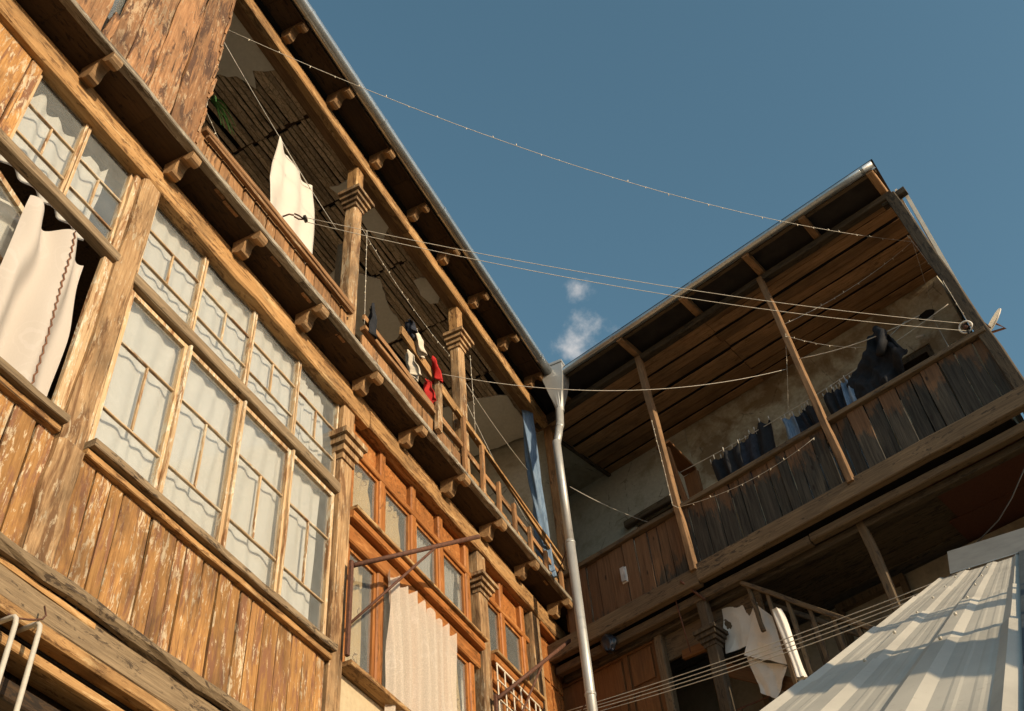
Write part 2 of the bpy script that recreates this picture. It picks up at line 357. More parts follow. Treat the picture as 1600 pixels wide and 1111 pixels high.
def prism(name, pts, org, ux, uy, thick, mat, parent=None, smooth=False):
    """Extrude the 2-D outline pts (in ux, uy) by thick along ux x uy."""
    ux, uy = V(ux).normalized(), V(uy).normalized(); uz = ux.cross(uy)
    M = Matrix((ux, uy, uz)).transposed().to_4x4(); M.translation = V(org)
    n = len(pts); vs_ = [(p[0], p[1], 0) for p in pts] + [(p[0], p[1], thick) for p in pts]
    fs = [tuple(range(n - 1, -1, -1)), tuple(range(n, 2 * n))] + [(i, (i + 1) % n, n + (i + 1) % n, n + i) for i in range(n)]
    return mesh(name, vs_, fs, mat, parent, M)
def tube_data(pts, r, n=6, close=True):
    pts = [V(p) for p in pts]; vs_, fs = [], []
    up = V((0, 0, 1))
    for i, p in enumerate(pts):
        tdir = (pts[min(i + 1, len(pts) - 1)] - pts[max(i - 1, 0)]).normalized()
        a = tdir.cross(up)
        if a.length < .05: a = tdir.cross(V((1, 0, 0)))
        a.normalize(); b = tdir.cross(a); rr = r[i] if isinstance(r, (list, tuple)) else r
        for j in range(n):
            t_ = 2 * math.pi * j / n; vs_.append(p + a * (math.cos(t_) * rr) + b * (math.sin(t_) * rr))
        if i:
            q = (i - 1) * n
            for j in range(n): fs.append((q + j, q + (j + 1) % n, q + n + (j + 1) % n, q + n + j))
    fs.append(tuple(range(n - 1, -1, -1))); m_ = (len(pts) - 1) * n; fs.append(tuple(range(m_, m_ + n)))
    return vs_, fs
def tube(name, pts, r, mat, parent=None, n=8):
    org = V(pts[0]); vs_, fs = tube_data([V(p) - org for p in pts], r, n)
    return mesh(name, vs_, fs, mat, parent, Matrix.Translation(org), True)
def sag(p0, p1, s, n=24):
    p0, p1 = V(p0), V(p1)
    return [p0.lerp(p1, k / n) - V((0, 0, s * 4 * (k / n) * (1 - k / n))) for k in range(n + 1)]
def cloth(name, fn, nu, nv, mat, parent=None, thick=.004, org=(0, 0, 0)):
    org = V(org); vs_ = [V(fn(i / nu, j / nv)) - org for j in range(nv + 1) for i in range(nu + 1)]
    fs = [(j * (nu + 1) + i, j * (nu + 1) + i + 1, (j + 1) * (nu + 1) + i + 1, (j + 1) * (nu + 1) + i) for j in range(nv) for i in range(nu)]
    o = mesh(name, vs_, fs, mat, parent, Matrix.Translation(org), True)
    if thick:
        sm = o.modifiers.new('thickness', 'SOLIDIFY'); sm.thickness = thick
    return o
def nz(x, y=0, z=0): return noise.noise(V((x, y, z)))

# right-hand house frame: s along its front, e behind the gutter line
G0 = V((-3.237, 9.566, 0)); TT = V((.96316, -.26893, 0)); NN = V((-.26893, -.96316, 0))
def RP(s, e, z): return G0 + TT * s - NN * e + V((0, 0, z))
MR = Matrix((TT, -NN, V((0, 0, 1)))).transposed().to_4x4(); MR.translation = G0       # local (s, e, z)

# ------------------------------------------------------------------ ground
GZ = -1.6
def ground():
    vs_, fs, n = [], [], 40
    for j in range(n + 1):
        for i in range(n + 1):
            u, v = (i / n - .5) * 2, (j / n - .5) * 2
            x, y = math.copysign(abs(u) ** 3, u) * 600, math.copysign(abs(v) ** 3, v) * 600
            vs_.append((x, y, GZ + .03 * nz(x * .5, y * .5)))
    for j in range(n):
        for i in range(n): fs.append((j * (n + 1) + i, j * (n + 1) + i + 1, (j + 1) * (n + 1) + i + 1, (j + 1) * (n + 1) + i))
    tag(mesh('ground', vs_, fs, 'ground_stone'), kind='structure')
ground()

# ------------------------------------------------------------------ left house
HX = -4.0                                                  # glazing plane
house = thing('timber_house', (-4.4, 6, GZ), 'ochre timber house on the left with glazed lower and open upper galleries', 'house')

# stone ground storey (below the picture), floors and rooms behind the glazing
boxes('ground_storey_wall', [((-4.75, -1, GZ), (-4.25, 12.2, 2.88))], 'beige_plaster', house)
boxes('back_wall', [((-6.6, -1, GZ), (-6.35, 12.2, 10.6))], 'room_plaster', house)
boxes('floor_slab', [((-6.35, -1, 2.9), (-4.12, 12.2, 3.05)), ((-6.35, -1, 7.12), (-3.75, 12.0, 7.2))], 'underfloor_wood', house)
boxes('room_partition', [((-6.35, -1.0, 3.05), (-4.15, -.9, 7.09)), ((-6.35, 5.75, 3.05), (-4.15, 5.88, 7.09)), ((-6.35, 8.2, 3.05), (-4.15, 8.33, 7.09)), ((-6.35, 10.62, 3.05), (-4.02, 10.74, 7.09))], 'room_plaster', house)

# base: log rail, boards and beams
timber('log_rail', (-3.885, 1.2, 3.37), (-3.885, 5.75, 3.37), .085, .085, 'grey_log', house, jit=.007, seg=26, bev=.026)
timber('base_board', (-3.935, 1.2, 3.235), (-3.935, 5.8, 3.235), .18, .06, 'grey_log', house, jit=.004, seg=14)
timber('paint_strip', (-3.925, 1.2, 3.315), (-3.925, 3.55, 3.300), .04, .05, 'honey_beam', house, jit=.003)
timber('base_beam', (-3.955, 1.2, 3.105), (-3.955, 12, 3.105), .07, .13, 'honey_beam', house, jit=.003)
timber('lower_beam', (-4.01, 1.2, 2.975), (-4.01, 12, 2.975), .055, .16, 'honey_beam', house, jit=.003)
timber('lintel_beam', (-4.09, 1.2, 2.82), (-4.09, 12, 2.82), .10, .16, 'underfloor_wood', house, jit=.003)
timber('joist_end', (-4.12, 2.62, 2.93), (-3.92, 2.62, 2.90), .12, .13, 'honey_beam', house, hint=(0, 0, 1))

# upright planks under the windows
def planks(y0, y1, z0, z1, x, mat, wmin, wmax, name='wall_plank', th=.028, par=house):
    y = y0
    while y < y1 - .02:
        w = min(random.uniform(wmin, wmax), y1 - y)
        dx = random.uniform(-.004, .005)
        timber(name, (x + dx, y + w / 2, z0 + random.uniform(-.01, .005)), (x + dx, y + w / 2 + random.uniform(-.006, .006), z1), w - random.uniform(.006, .014), th, mat, par, jit=.0022, seg=3, bev=.004)
        y += w
planks(1.35, 3.0, 3.40, 4.24, -3.965, 'ochre_plank', .10, .165)
planks(3.19, 5.71, 3.40, 4.24, -3.965, 'ochre_plank', .10, .165)
boxes('wall_backing', [((-4.06, 1.2, 3.05), (-3.985, 5.72, 4.22))], 'dark_void', house)
# sills
for (a, b) in ((1.3, 2.985), (3.20, 5.72)):
    timber('window_sill', (-3.925, a, 4.305), (-3.925, b, 4.298), .055, .13, 'grey_log', house, jit=.0035, seg=14)
    timber('sill_moulding', (-3.942, a, 4.250), (-3.942, b, 4.245), .045, .075, 'honey_beam', house, jit=.002)

# posts of the glazed gallery
timber('post', (-3.975, 3.10, 4.20), (-3.975, 3.125, 6.80), .175, .13, 'post_wood', house, jit=.005, seg=12, bev=.02)
timber('post', (-3.955, 3.085, 3.40), (-3.955, 3.10, 4.195), .20, .15, 'post_wood', house, jit=.006, seg=6, bev=.03)
boxes('side_panel', [((-4.05, 1.2, 5.88), (-4.0, 2.04, 6.85))], 'dark_void', house)
planks(1.30, 2.05, 5.86, 6.86, -3.975, 'ochre_plank', .30, .38, 'side_board')

def capital(y0, y1, x0, x1, z0, z1, mat, name='capital', par=house):
    """stepped moulding: four courses that widen upwards"""
    n = 4; lst = []
    for k in range(n):
        o = .010 + .075 * (k / (n - 1)) ** 1.1; za, zb = z0 + (z1 - z0) * k / n, z0 + (z1 - z0) * (k + 1) / n - .012
        lst.append(((x0 - o * .3, y0 - o, za), (x1 + o, y1 + o, zb))); 
        lst.append(((x0, y0 - o + .02, zb), (x1 + o - .02, y1 + o - .02, zb + .012)))
    return boxes(name, lst, mat, par)
def pilaster(y0, y1, z0=3.05, cz0=6.14, cz1=6.42):
    timber('pilaster', (-3.985, (y0 + y1) / 2, z0), (-3.985, (y0 + y1) / 2, 6.83), y1 - y0, .11, 'post_wood', house, jit=.003, seg=10, bev=.008)
    capital(y0, y1, -4.0, -3.926, cz0, cz1, 'post_wood')
pilaster(5.73, 5.90); pilaster(8.26, 8.44, cz0=6.30, cz1=6.50); timber('pilaster', (-3.985, 9.66, 3.05), (-3.985, 9.66, 6.83), .20, .11, 'post_wood', house, jit=.003, seg=10, bev=.008)

# sashes
def pane(par, y0, y1, z0, z1, x):
    boxes('pane', [((x - .002, y0, z0), (x + .002, y1, z1))], 'window_glass', par)
def sash(y0, y1, z0, z1, h1, h2, x=-4.0, st=.034, par=house, mat='sash_wood', mid=True, M=None, dirt=None):
    """frame with full panes top and bottom and a middle row split by a short glazing bar"""
    d = .022
    f = boxes('window_sash', [((x - d, y0, z0), (x + d, y0 + st, z1)), ((x - d, y1 - st, z0), (x + d, y1, z1)),
              ((x - d + .002, y0 + st, z0), (x + d - .002, y1 - st, z0 + st)), ((x - d + .002, y0 + st, z1 - st), (x + d - .002, y1 - st, z1))], mat, par)
    ya, yb = y0 + st, y1 - st
    for h in (h1, h2): timber('glazing_bar', (x, ya, h), (x, yb, h + random.uniform(-.003, .003)), .015, .026, mat, f, jit=.0015, seg=4, bev=.004)
    ym = (ya + yb) / 2 + random.uniform(-.01, .01)
    timber('glazing_bar', (x, ym, h2 + .011), (x, ym, h1 - .011), .015, .024, mat, f, jit=.001, seg=3, bev=.004)
    xx = x - .006
    pane(f, ya, yb, h1 + .008, z1 - st, xx); pane(f, ya, yb, z0 + st, h2 - .008, xx + .001)
    pane(f, ya, ym - .008, h2 + .008, h1 - .008, xx - .001); pane(f, ym + .008, yb, h2 + .008, h1 - .008, xx)
    return f
ED = [3.235, 3.845, 4.485, 5.115, 5.725]
for a, b in zip(ED, ED[1:]):
    sash(a + .004, b - .004, 5.885, 6.815, 6.46, 6.13, x=-4.005, st=.019)
    sash(a + .004, b - .004, 4.345, 5.755, 5.29, 4.71, x=-3.995, st=.036)
for y in ED[1:-1]: timber('mullion', (-3.962, y, 4.345), (-3.962, y, 5.755), .024, .032, 'sash_wood', house, jit=.0015, bev=.006)
timber('transom', (-3.965, 3.20, 5.82), (-3.965, 5.735, 5.82), .10, .075, 'grey_log', house, jit=.002, seg=8)
timber('transom', (-3.955, 1.3, 5.835), (-3.955, 3.03, 5.825), .085, .085, 'grey_log', house, jit=.002, seg=6)
timber('window_jamb', (-3.985, 3.205, 4.33), (-3.985, 3.215, 6.83), .035, .06, 'sash_wood', house)
timber('window_jamb', (-3.985, 3.005, 4.33), (-3.985, 3.015, 6.83), .05, .06, 'sash_wood', house)
timber('window_head', (-3.99, 1.3, 6.835), (-3.99, 5.73, 6.835), .03, .05, 'sash_wood', house)
# window with the open casement
sash(2.055, 2.52, 5.895, 6.815, 6.42, 6.10, x=-4.005, st=.022)
sash(2.528, 2.985, 5.895, 6.815, 6.42, 6.10, x=-4.005, st=.022)
timber('window_sash', (-3.975, 2.955, 4.35), (-3.975, 2.965, 5.765), .052, .045, 'sash_wood', house, bev=.006)
# the open leaf, hinged on the left jamb and swung out
def open_leaf():
    hinge = V((-3.995, 1.90, 0)); ang = math.radians(-13.5); uy = V((math.sin(ang), math.cos(ang), 0)); ux = V((math.cos(ang), -math.sin(ang), 0))
    M = Matrix((ux, uy, V((0, 0, 1)))).transposed().to_4x4(); M.translation = hinge
    st, W, z0, z1 = .05, .60, 4.36, 5.72
    f = boxes('casement_leaf', [((-.02, 0, z0), (.02, st, z1)), ((-.02, W - st, z0), (.02, W, z1)), ((-.018, st, z0), (.018, W - st, z0 + st)), ((-.018, st, z1 - st), (.018, W - st, z1))], 'sash_wood', house, M)
    for h in (5.22, 4.70): 
        o = boxes('glazing_bar', [((-.012, st, h - .01), (.012, W - st, h + .01))], 'sash_wood', f, M)
    for (a, b) in ((z0 + st, 4.69), (4.71, 5.21), (5.23, z1 - st)): boxes('pane', [((-.004, st, a), (0, W - st, b))], 'window_glass', f, M)
open_leaf()

# beam on top of the glazing, with a board over it
timber('gallery_beam', (-3.955, -.8, 6.865), (-3.955, 6.1, 6.875), .205, .11, 'honey_beam', house, jit=.0045, seg=28, bev=.014)
timber('gallery_beam', (-3.955, 6.105, 6.885), (-3.955, 10.75, 6.920), .205, .11, 'honey_beam', house, jit=.0045, seg=28, bev=.014)
timber('upper_board', (-3.985, -.8, 7.02), (-3.985, 10.75, 7.050), .085, .10, 'honey_beam', house, jit=.003, seg=14)

# balcony floor and its corbels
timber('balcony_floor_edge', (-3.665, -.8, 7.085), (-3.665, 4.6, 7.125), .055, .075, 'fascia_wood', house, jit=.0035, seg=26, bev=.008)
timber('balcony_floor_edge', (-3.665, 4.605, 7.125), (-3.665, 10.36, 7.150), .055, .075, 'fascia_wood', house, jit=.0035, seg=26, bev=.008)
y = -.8
while y < 10.3:
    w = random.uniform(.55, 1.1)
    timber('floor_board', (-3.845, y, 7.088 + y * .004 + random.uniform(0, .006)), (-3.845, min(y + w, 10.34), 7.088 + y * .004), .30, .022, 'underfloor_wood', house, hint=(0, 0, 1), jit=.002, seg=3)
    y += w + .004
BR = [(0, 0), (.285, 0), (.298, -.03), (.298, -.065), (.285, -.092), (.262, -.105), (.238, -.100), (.218, -.080), (.205, -.055), (.180, -.028), (.158, -.032), (.140, -.055), (.130, -.075), (.128, -.105), (.122, -.140), (.100, -.168), (.070, -.178), (.045, -.168), (.030, -.150), (0, -.150)]
def corbel(y, x, z, k, mat='bracket_wood', name='corbel'):
    k *= random.uniform(.94, 1.05); w = .104 * k * random.uniform(.92, 1.08)
    prism(name, [(a * k + random.gauss(0, .0015), b * k + random.gauss(0, .0015)) for a, b in BR], (x, y + w / 2 + random.uniform(-.01, .01), z), (1, 0, random.uniform(-.02, .02)), (0, random.uniform(-.01, .01), 1), w, mat, house)
for y in (1.45, 2.30, 3.20, 4.06, 4.94, 5.83, 6.66, 7.48, 8.33, 9.16, 10.02): corbel(y, -3.905, 7.068 + .006 * y, .93)

# upper gallery: boarded bay at the near end
def up_planks():
    edges = [1.30, 1.60, 1.88, 2.15, 2.23, 2.40, 2.64, 2.90, 3.20]
    for a, b in zip(edges, edges[1:]):
        z0, z1 = 7.12, 10.0
        if a == 2.15: z1 = 7.62
        t0 = timber('wall_plank', (-3.70 + random.uniform(-.008, .008), (a + b) / 2, z0), (-3.70 + random.uniform(-.008, .012), (a + b) / 2 + .045, z1), b - a - random.uniform(.004, .016), .035, 'rough_plank', house, jit=.004, seg=12, bev=.006)
up_planks()
boxes('plank_backing', [((-3.80, 1.2, 7.2), (-3.735, 2.05, 10.0)), ((-3.80, 2.32, 7.2), (-3.735, 3.16, 10.0)), ((-3.80, 2.05, 7.2), (-3.735, 2.32, 7.55))], 'dark_void', house)
boxes('pane', [((-3.75, 2.05, 7.55), (-3.745, 2.32, 10.0))], 'window_glass', house)  # added glass stands in for open sky through this gap in the boards
boxes('gap_backing', [((-3.80, 2.05, 7.55), (-3.77, 2.32, 10.0))], 'dark_void', house)
for k in range(16):                                       # splintered edge strips
    z = random.uniform(7.2, 9.4)
    timber('splinter', (-3.675, 3.19 + random.uniform(-.01, .012), z), (-3.672, 3.20 + random.uniform(-.01, .02), z + random.uniform(.08, .3)), .018, .012, 'rough_plank', house, jit=.002, seg=3)

# upper gallery rail: boards and handrails up to the first column
planks(3.22, 5.36, 7.10, 7.50, -3.725, 'rail_wood', .11, .19, 'rail_board', .026)
timber('handrail', (-3.70, 3.24, 7.535), (-3.70, 5.40, 7.560), .06, .085, 'rail_wood', house, jit=.003, bow=.004)
timber('handrail', (-3.675, 3.28, 7.475), (-3.675, 5.38, 7.490), .035, .035, 'rail_wood', house, jit=.003)
planks(5.62, 7.60, 7.12, 7.46, -3.725, 'rail_wood', .22, .36, 'rail_board', .026)
planks(7.60, 10.22, 7.12, 7.36, -3.725, 'honey_beam', .10, .20, 'rail_board', .026)
timber('handrail', (-3.70, 5.60, 7.52), (-3.70, 7.55, 7.56), .05, .06, 'rail_wood', house, jit=.003)
timber('handrail', (-3.71, 5.62, 7.70), (-3.71, 10.15, 7.47), .07, .03, 'rail_wood', house, jit=.003)
timber('guard_plank', (-3.72, 6.32, 8.20), (-3.72, 8.15, 7.98), .13, .03, 'honey_beam', house, jit=.003)
timber('guard_plank', (-3.70, 8.16, 7.96), (-3.70, 10.20, 7.62), .055, .03, 'honey_beam', house, jit=.003)
timber('guard_plank', (-3.68, 7.4, 7.98), (-3.68, 10.05, 7.74), .03, .03, 'honey_beam', house, jit=.003)
timber('rail_stake', (-3.66, 6.96, 7.30), (-3.68, 7.03, 8.10), .085, .05, 'post_wood', house, jit=.003)
for (y, za, zb, w) in ((7.56, 7.2, 7.98, .055), (7.96, 7.2, 7.90, .05), (8.33, 7.2, 7.66, .05), (8.72, 7.18, 7.62, .05), (9.12, 7.18, 7.56, .05), (9.52, 7.16, 7.50, .05), (9.94, 7.16, 7.46, .05)):
    timber('rail_stake', (-3.672, y - .02, za), (-3.675, y + random.uniform(-.01, .03), zb), w, .045, 'rail_wood', house, jit=.002)

# columns with capitals
def column(y, top):
    timber('column', (-3.785, y, 7.12), (-3.785, y + .01, 9.20), .140, .14, 'post_wood', house, jit=.003, seg=10, bev=.022)
    timber('column_neck', (-3.785, y, 9.42), (-3.785, y, top), .13, .13, 'honey_beam', house, jit=.002, seg=3, bev=.012)
    capital(y - .07, y + .07, -3.855, -3.715, 9.20, 9.43, 'post_wood')
column(5.46, 9.92); column(7.70, 9.92)

# eaves: beam, soffit, corbels, gutter, roof
timber('eave_beam', (-3.71, 2.2, 10.0), (-3.71, 6.4, 10.0), .19, .09, 'honey_beam', house, jit=.003, seg=16, bev=.012)
timber('eave_beam', (-3.71, 6.405, 10.0), (-3.71, 10.1, 10.0), .19, .09, 'honey_beam', house, jit=.003, seg=14, bev=.012)
y = .5
while y < 9.6:
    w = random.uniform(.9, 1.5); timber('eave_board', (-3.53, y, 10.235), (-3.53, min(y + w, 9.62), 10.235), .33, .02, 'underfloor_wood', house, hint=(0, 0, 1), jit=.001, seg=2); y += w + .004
for y in (3.08, 3.90, 4.74, 5.57, 6.38, 7.08, 7.86, 8.66, 9.45): corbel(y, -3.665, 10.22, .92, 'bracket_wood', 'eave_corbel')
timber('eave_fascia', (-3.405, .5, 10.21), (-3.405, 9.66, 10.21), .07, .02, 'underfloor_wood', house, jit=.001)
timber('ceiling_edge_board', (-3.83, 1.5, 10.085), (-3.83, 10.3, 10.085), .15, .03, 'soffit_wood', house, hint=(0, 0, 1), jit=.001)

def gutter(name, a, b, out, par, r=.066, lip=.012):
    """half-round channel from a to b, open on top; out points away from the wall"""
    a, b = V(a), V(b); L = (b - a).length; z = (b - a).normalized(); up = V((0, 0, 1)); x = V(out).normalized()
    M = Matrix((x, up, x.cross(up))).transposed().to_4x4(); M.translation = a
    sgn = 1 if x.cross(up).dot(z) > 0 else -1
    prof = [(math.cos(t_) * r, math.sin(t_) * r) for t_ in [math.pi + math.pi * k / 12 for k in range(13)]] + [(r + lip * math.cos(t_) - lip, lip * math.sin(t_) + .002) for t_ in (.3, 1.2, 2.2, 3.0)]
    inner = [(p[0] * .94, p[1] * .94 + .004) for p in prof[:13]][::-1]
    full = prof + inner; n = len(full); seg = max(2, int(L / .5)); vs_, fs = [], []
    for i in range(seg + 1):
        dz = random.gauss(0, .0015)
        vs_ += [(p[0], p[1] + dz, sgn * L * i / seg) for p in full]
        if i:
            q = (i - 1) * n
            for j in range(n):
                f = (q + j, q + (j + 1) % n, q + n + (j + 1) % n, q + n + j); fs.append(f if sgn < 0 else f[::-1])
    fs += [tuple(range(n)), tuple(range(seg * n, seg * n + n))]
    g = mesh(name, vs_, fs, 'galvanised', par, M, True)
    k = .9
    while k < L:                                          # joint bands
        ring = [(math.cos(t_) * (r + .005), math.sin(t_) * (r + .005)) for t_ in [math.pi * (.98 + 1.04 * q / 12) for q in range(13)]]
        vv = [(p[0], p[1], sgn * (k + o)) for o in (-.018, .018) for p in ring]
        mesh('gutter_clip', vv, [(i, i + 1, 14 + i, 13 + i) for i in range(12)], 'galvanised', g, M, True)
        k += random.uniform(1.1, 1.6)
    return g
gutter('gutter', (-3.335, .2, 10.235), (-3.335, 9.60, 10.215), (1, 0, 0), house)
boxes('roof_sheet', [((0, -1.0, 0), (3.6, 10.9, .012))], 'roof_zinc', house, Matrix.Translation((-3.34, 0, 10.285)) @ Matrix.Rotation(math.radians(-155), 4, 'Y') @ Matrix.Translation((-.03, 0, 0)))

# gallery ceiling: dark joist space, laths with the clay falling away, patches of plaster still up
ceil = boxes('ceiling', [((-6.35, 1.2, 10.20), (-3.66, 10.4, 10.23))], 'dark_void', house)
joists = [1.60, 2.66, 3.72, 4.77, 5.83, 6.93, 7.98, 9.03, 10.3]
for a, b in zip(joists, joists[1:]):
    x = -3.93; skip = 0
    while x > -5.75:
        w = random.uniform(.048, .066)
        if random.random() > .035:
            timber('lath', (x - w / 2, a + random.uniform(-.02, .03), 10.155 + random.uniform(-.008, .008)), (x - w / 2 + random.uniform(-.004, .022), b - random.uniform(.0, .05), 10.155 + random.uniform(-.008, .008)), w - .008, .02, 'lath_wood', ceil, hint=(0, 0, 1), jit=.0022, seg=7, bev=.004)
        x -= w + random.uniform(-.002, .008)
    timber('joist', (-3.92, b - .015, 10.185), (-5.9, b - .015, 10.185), .05, .03, 'underfloor_wood', ceil, hint=(0, 0, 1))
def patch(pts, z=10.128):
    out = []
    for i, p in enumerate(pts):
        q = pts[(i + 1) % len(pts)]; d = V((q[0] - p[0], q[1] - p[1], 0)); n_ = max(1, int(d.length / .07))
        for k in range(n_):
            u = k / n_; out.append((p[0] + d.x * u + .028 * nz(p[0] * 9 + d.x * u * 9, (p[1] + d.y * u) * 9, 1.3), p[1] + d.y * u + .028 * nz(p[0] * 9 + d.x * u * 9, (p[1] + d.y * u) * 9, 7.7)))
    o = prism('plaster_patch', out, (0, 0, z), (1, 0, 0), (0, 1, 0), .02, 'ceiling_plaster', ceil)
patch([(-3.91, 1.3), (-3.91, 4.15), (-4.02, 4.12), (-4.13, 4.05), (-4.22, 4.22), (-4.32, 4.02), (-4.45, 3.92), (-4.75, 3.80), (-5.2, 3.6), (-5.2, 1.3)])
patch([(-3.91, 5.62), (-3.91, 6.38), (-4.0, 6.45), (-4.08, 6.52), (-4.15, 6.30), (-4.12, 5.95), (-4.22, 5.62)])
patch([(-3.92, 7.24), (-3.88, 7.50), (-3.98, 7.66), (-4.08, 7.62), (-4.10, 7.44), (-4.06, 7.20)])
patch([(-4.42, 7.00), (-4.50, 7.30), (-4.55, 7.75), (-4.72, 7.92), (-5.1, 7.95), (-5.1, 6.7), (-4.7, 6.6)])
patch([(-3.98, 9.52), (-4.15, 9.42), (-4.45, 9.36), (-5.4, 9.2), (-5.6, 10.35), (-3.95, 10.35)])
# end wall and corner of the gallery
boxes('end_wall', [((-6.35, 10.40, 7.2), (-3.80, 10.52, 10.2))], 'r_plaster_pale', house)
timber('corner_post', (-3.74, 10.33, 6.9), (-3.74, 10.33, 10.2), .11, .12, 'rail_wood', house)

# orange joinery beyond the glazed bay
XO = -4.02
def rail_y(y0, y1, z, h, d, mat='orange_wood', x=XO, name='frame_rail'):
    return timber(name, (x, y0, z), (x, y1, z), h, d, mat, house, jit=.001, seg=3, bev=.008)
def stile(y, z0, z1, w=.09, d=.08, x=XO, mat='orange_wood', name='frame_stile'):
    return timber(name, (x, y, z0), (x, y, z1), w, d, mat, house, jit=.001, seg=4, bev=.012)
def panelled(y0, y1, z0, z1, x=XO - .01, mat='orange_wood'):
    p = boxes('panel', [((x - .03, y0, z0), (x - .008, y1, z1))], mat, house)
    m_ = .035
    prism('raised_field', [(y0 + m_, z0 + m_), (y1 - m_, z0 + m_), (y1 - m_, z1 - m_), (y0 + m_, z1 - m_)], (x - .0075, 0, 0), (0, 1, 0), (0, 0, 1), .014, mat, p)
def light(y0, y1, z0, z1, x=XO):
    f = boxes('window_sash', [((x - .02, y0, z0), (x + .02, y0 + .035, z1)), ((x - .02, y1 - .035, z0), (x + .02, y1, z1)), ((x - .018, y0 + .035, z0), (x + .018, y1 - .035, z0 + .035)), ((x - .018, y0 + .035, z1 - .035), (x + .018, y1 - .035, z1))], 'orange_wood', house)
    boxes('pane', [((x - .004, y0 + .035, z0 + .035), (x, y1 - .035, z1 - .035))], 'window_glass', f)
def bay(ys, y_end, zt=6.46):
    """stiles at ys with panels above, lights between, and lower lights under a heavy transom"""
    rail_y(ys[0], y_end, 6.82, .05, .09); rail_y(ys[0], y_end, zt, .06, .09)
    for y in ys: stile(y, 4.33, 6.80)
    for a, b in zip(ys, ys[1:]):
        panelled(a + .045, b - .045, zt + .03, 6.795)
        light(a + .045, b - .045, 5.70, zt - .03)
        light(a + .045, b - .045, 4.36, 5.44)
    timber('transom', (-3.955, ys[0] - .06, 5.655), (-3.955, y_end, 5.655), .075, .13, 'orange_wood', house, jit=.001, bev=.012)
    timber('transom', (-3.935, ys[0] - .06, 5.710), (-3.935, y_end, 5.710), .030, .16, 'honey_beam', house, jit=.001, bev=.006)
    timber('transom', (-3.985, ys[0] - .06, 5.52), (-3.985, y_end, 5.52), .16, .07, 'orange_wood', house, jit=.001, bev=.012)
bay([5.95, 6.48, 7.04, 7.57, 8.12], 8.24)
bay([8.50, 8.90, 9.42], 9.54, 6.44)
timber('window_sill', (-3.95, 5.92, 4.30), (-3.95, 9.55, 4.30), .04, .16, 'honey_beam', house, jit=.001)
boxes('plaster_panel', [((-4.1, 5.92, 3.12), (-4.0, 12.0, 4.27))], 'beige_plaster', house)
# panelled door leaf in the corner
def door():
    d = boxes('panelled_door', [((-4.06, 9.80, 4.3), (-4.02, 10.60, 6.80))], 'orange_wood', house)
    for (a, b) in ((9.84, 10.10), (10.14, 10.32), (10.36, 10.56)):
        for (z0, z1) in ((4.5, 5.1), (5.15, 5.68), (5.74, 6.16), (6.22, 6.72)):
            prism('raised_field', [(a, z0), (b, z0), (b, z1), (a, z1)], (-4.0195, 0, 0), (0, 1, 0), (0, 0, 1), .014, 'orange_wood', d)
door()
stile(9.79, 4.3, 6.82, .05); stile(10.62, 4.3, 6.82, .06)
timber('door_head', (-3.97, 9.78, 6.80), (-3.97, 10.7, 6.80), .06, .10, 'orange_wood', house)

# ------------------------------------------------------------------ right house
rh = thing('gallery_house', RP(2, 2, GZ), 'shaded weathered house with a boarded open gallery on the right', 'house')
def rt(name, a, b, w, d, mat, **kw):
    kw.setdefault('hint', tuple(NN)); par = kw.pop('par', rh)
    return timber(name, RP(*a), RP(*b), w, d, mat, par, **kw)
def rbox(name, lst, mat, par=None): return boxes(name, lst, mat, par or rh, MR)
def s_end(e): return 4.70 - .12 * (e - .5)

# back wall of the gallery with window and door openings
def wall_cells(name, s0, s1, z0, z1, e0, e1, holes, mat):
    ss = sorted({s0, s1} | {h[0] for h in holes} | {h[1] for h in holes}); zz = sorted({z0, z1} | {h[2] for h in holes} | {h[3] for h in holes}); lst = []
    for a, b in zip(ss, ss[1:]):
        for c_, d in zip(zz, zz[1:]):
            if not any(h[0] <= (a + b) / 2 <= h[1] and h[2] <= (c_ + d) / 2 <= h[3] for h in holes): lst.append(((a, e0, c_), (b, e1, d)))
    return rbox(name, lst, mat)
wall_cells('gallery_wall', .62, 4.46, 6.8, 10.16, 1.97, 2.2, [(3.50, 4.02, 7.0, 9.22), (1.95, 3.0, 7.2, 8.72)], 'r_plaster')
wall_cells('gallery_wall', -3.0, .618, 6.8, 10.16, 1.955, 2.18, [(-.42, .30, 7.3, 9.02)], 'r_plaster_pale')
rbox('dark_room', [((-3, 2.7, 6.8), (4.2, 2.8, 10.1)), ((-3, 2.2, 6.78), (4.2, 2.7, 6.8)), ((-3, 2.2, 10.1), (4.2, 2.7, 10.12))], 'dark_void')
for (a, b, z0, z1) in ((-.42, .30, 7.3, 9.02), (1.95, 3.0, 7.2, 8.72)):
    f = rbox('window_frame', [((a, 2.0, z0), (a + .06, 2.08, z1)), ((b - .06, 2.0, z0), (b, 2.08, z1)), ((a + .06, 2.0, z1 - .06), (b - .06, 2.08, z1)), (((a + b) / 2 - .03, 2.005, z0), ((a + b) / 2 + .03, 2.075, z1 - .06))], 'r_frame_wood')
    for q in (0, 1): rbox('pane', [((a + .06 + q * ((b - a) / 2 - .03), 2.03, z0), ((a + b) / 2 - .03 + q * ((b - a) / 2 - .03), 2.035, z1 - .06))], 'window_glass', f)
f = rbox('door_frame', [((3.50, 1.99, 7.0), (3.57, 2.1, 9.22)), ((3.95, 1.99, 7.0), (4.02, 2.1, 9.22)), ((3.57, 1.99, 9.14), (3.95, 2.1, 9.22))], 'r_dark_wood')
rt('ledge_board', (-.55, 1.90, 9.06), (.42, 1.90, 9.06), .10, .08, 'r_frame_wood')
rt('ledge_board', (1.85, 1.92, 8.76), (3.1, 1.92, 8.76), .08, .06, 'r_frame_wood')
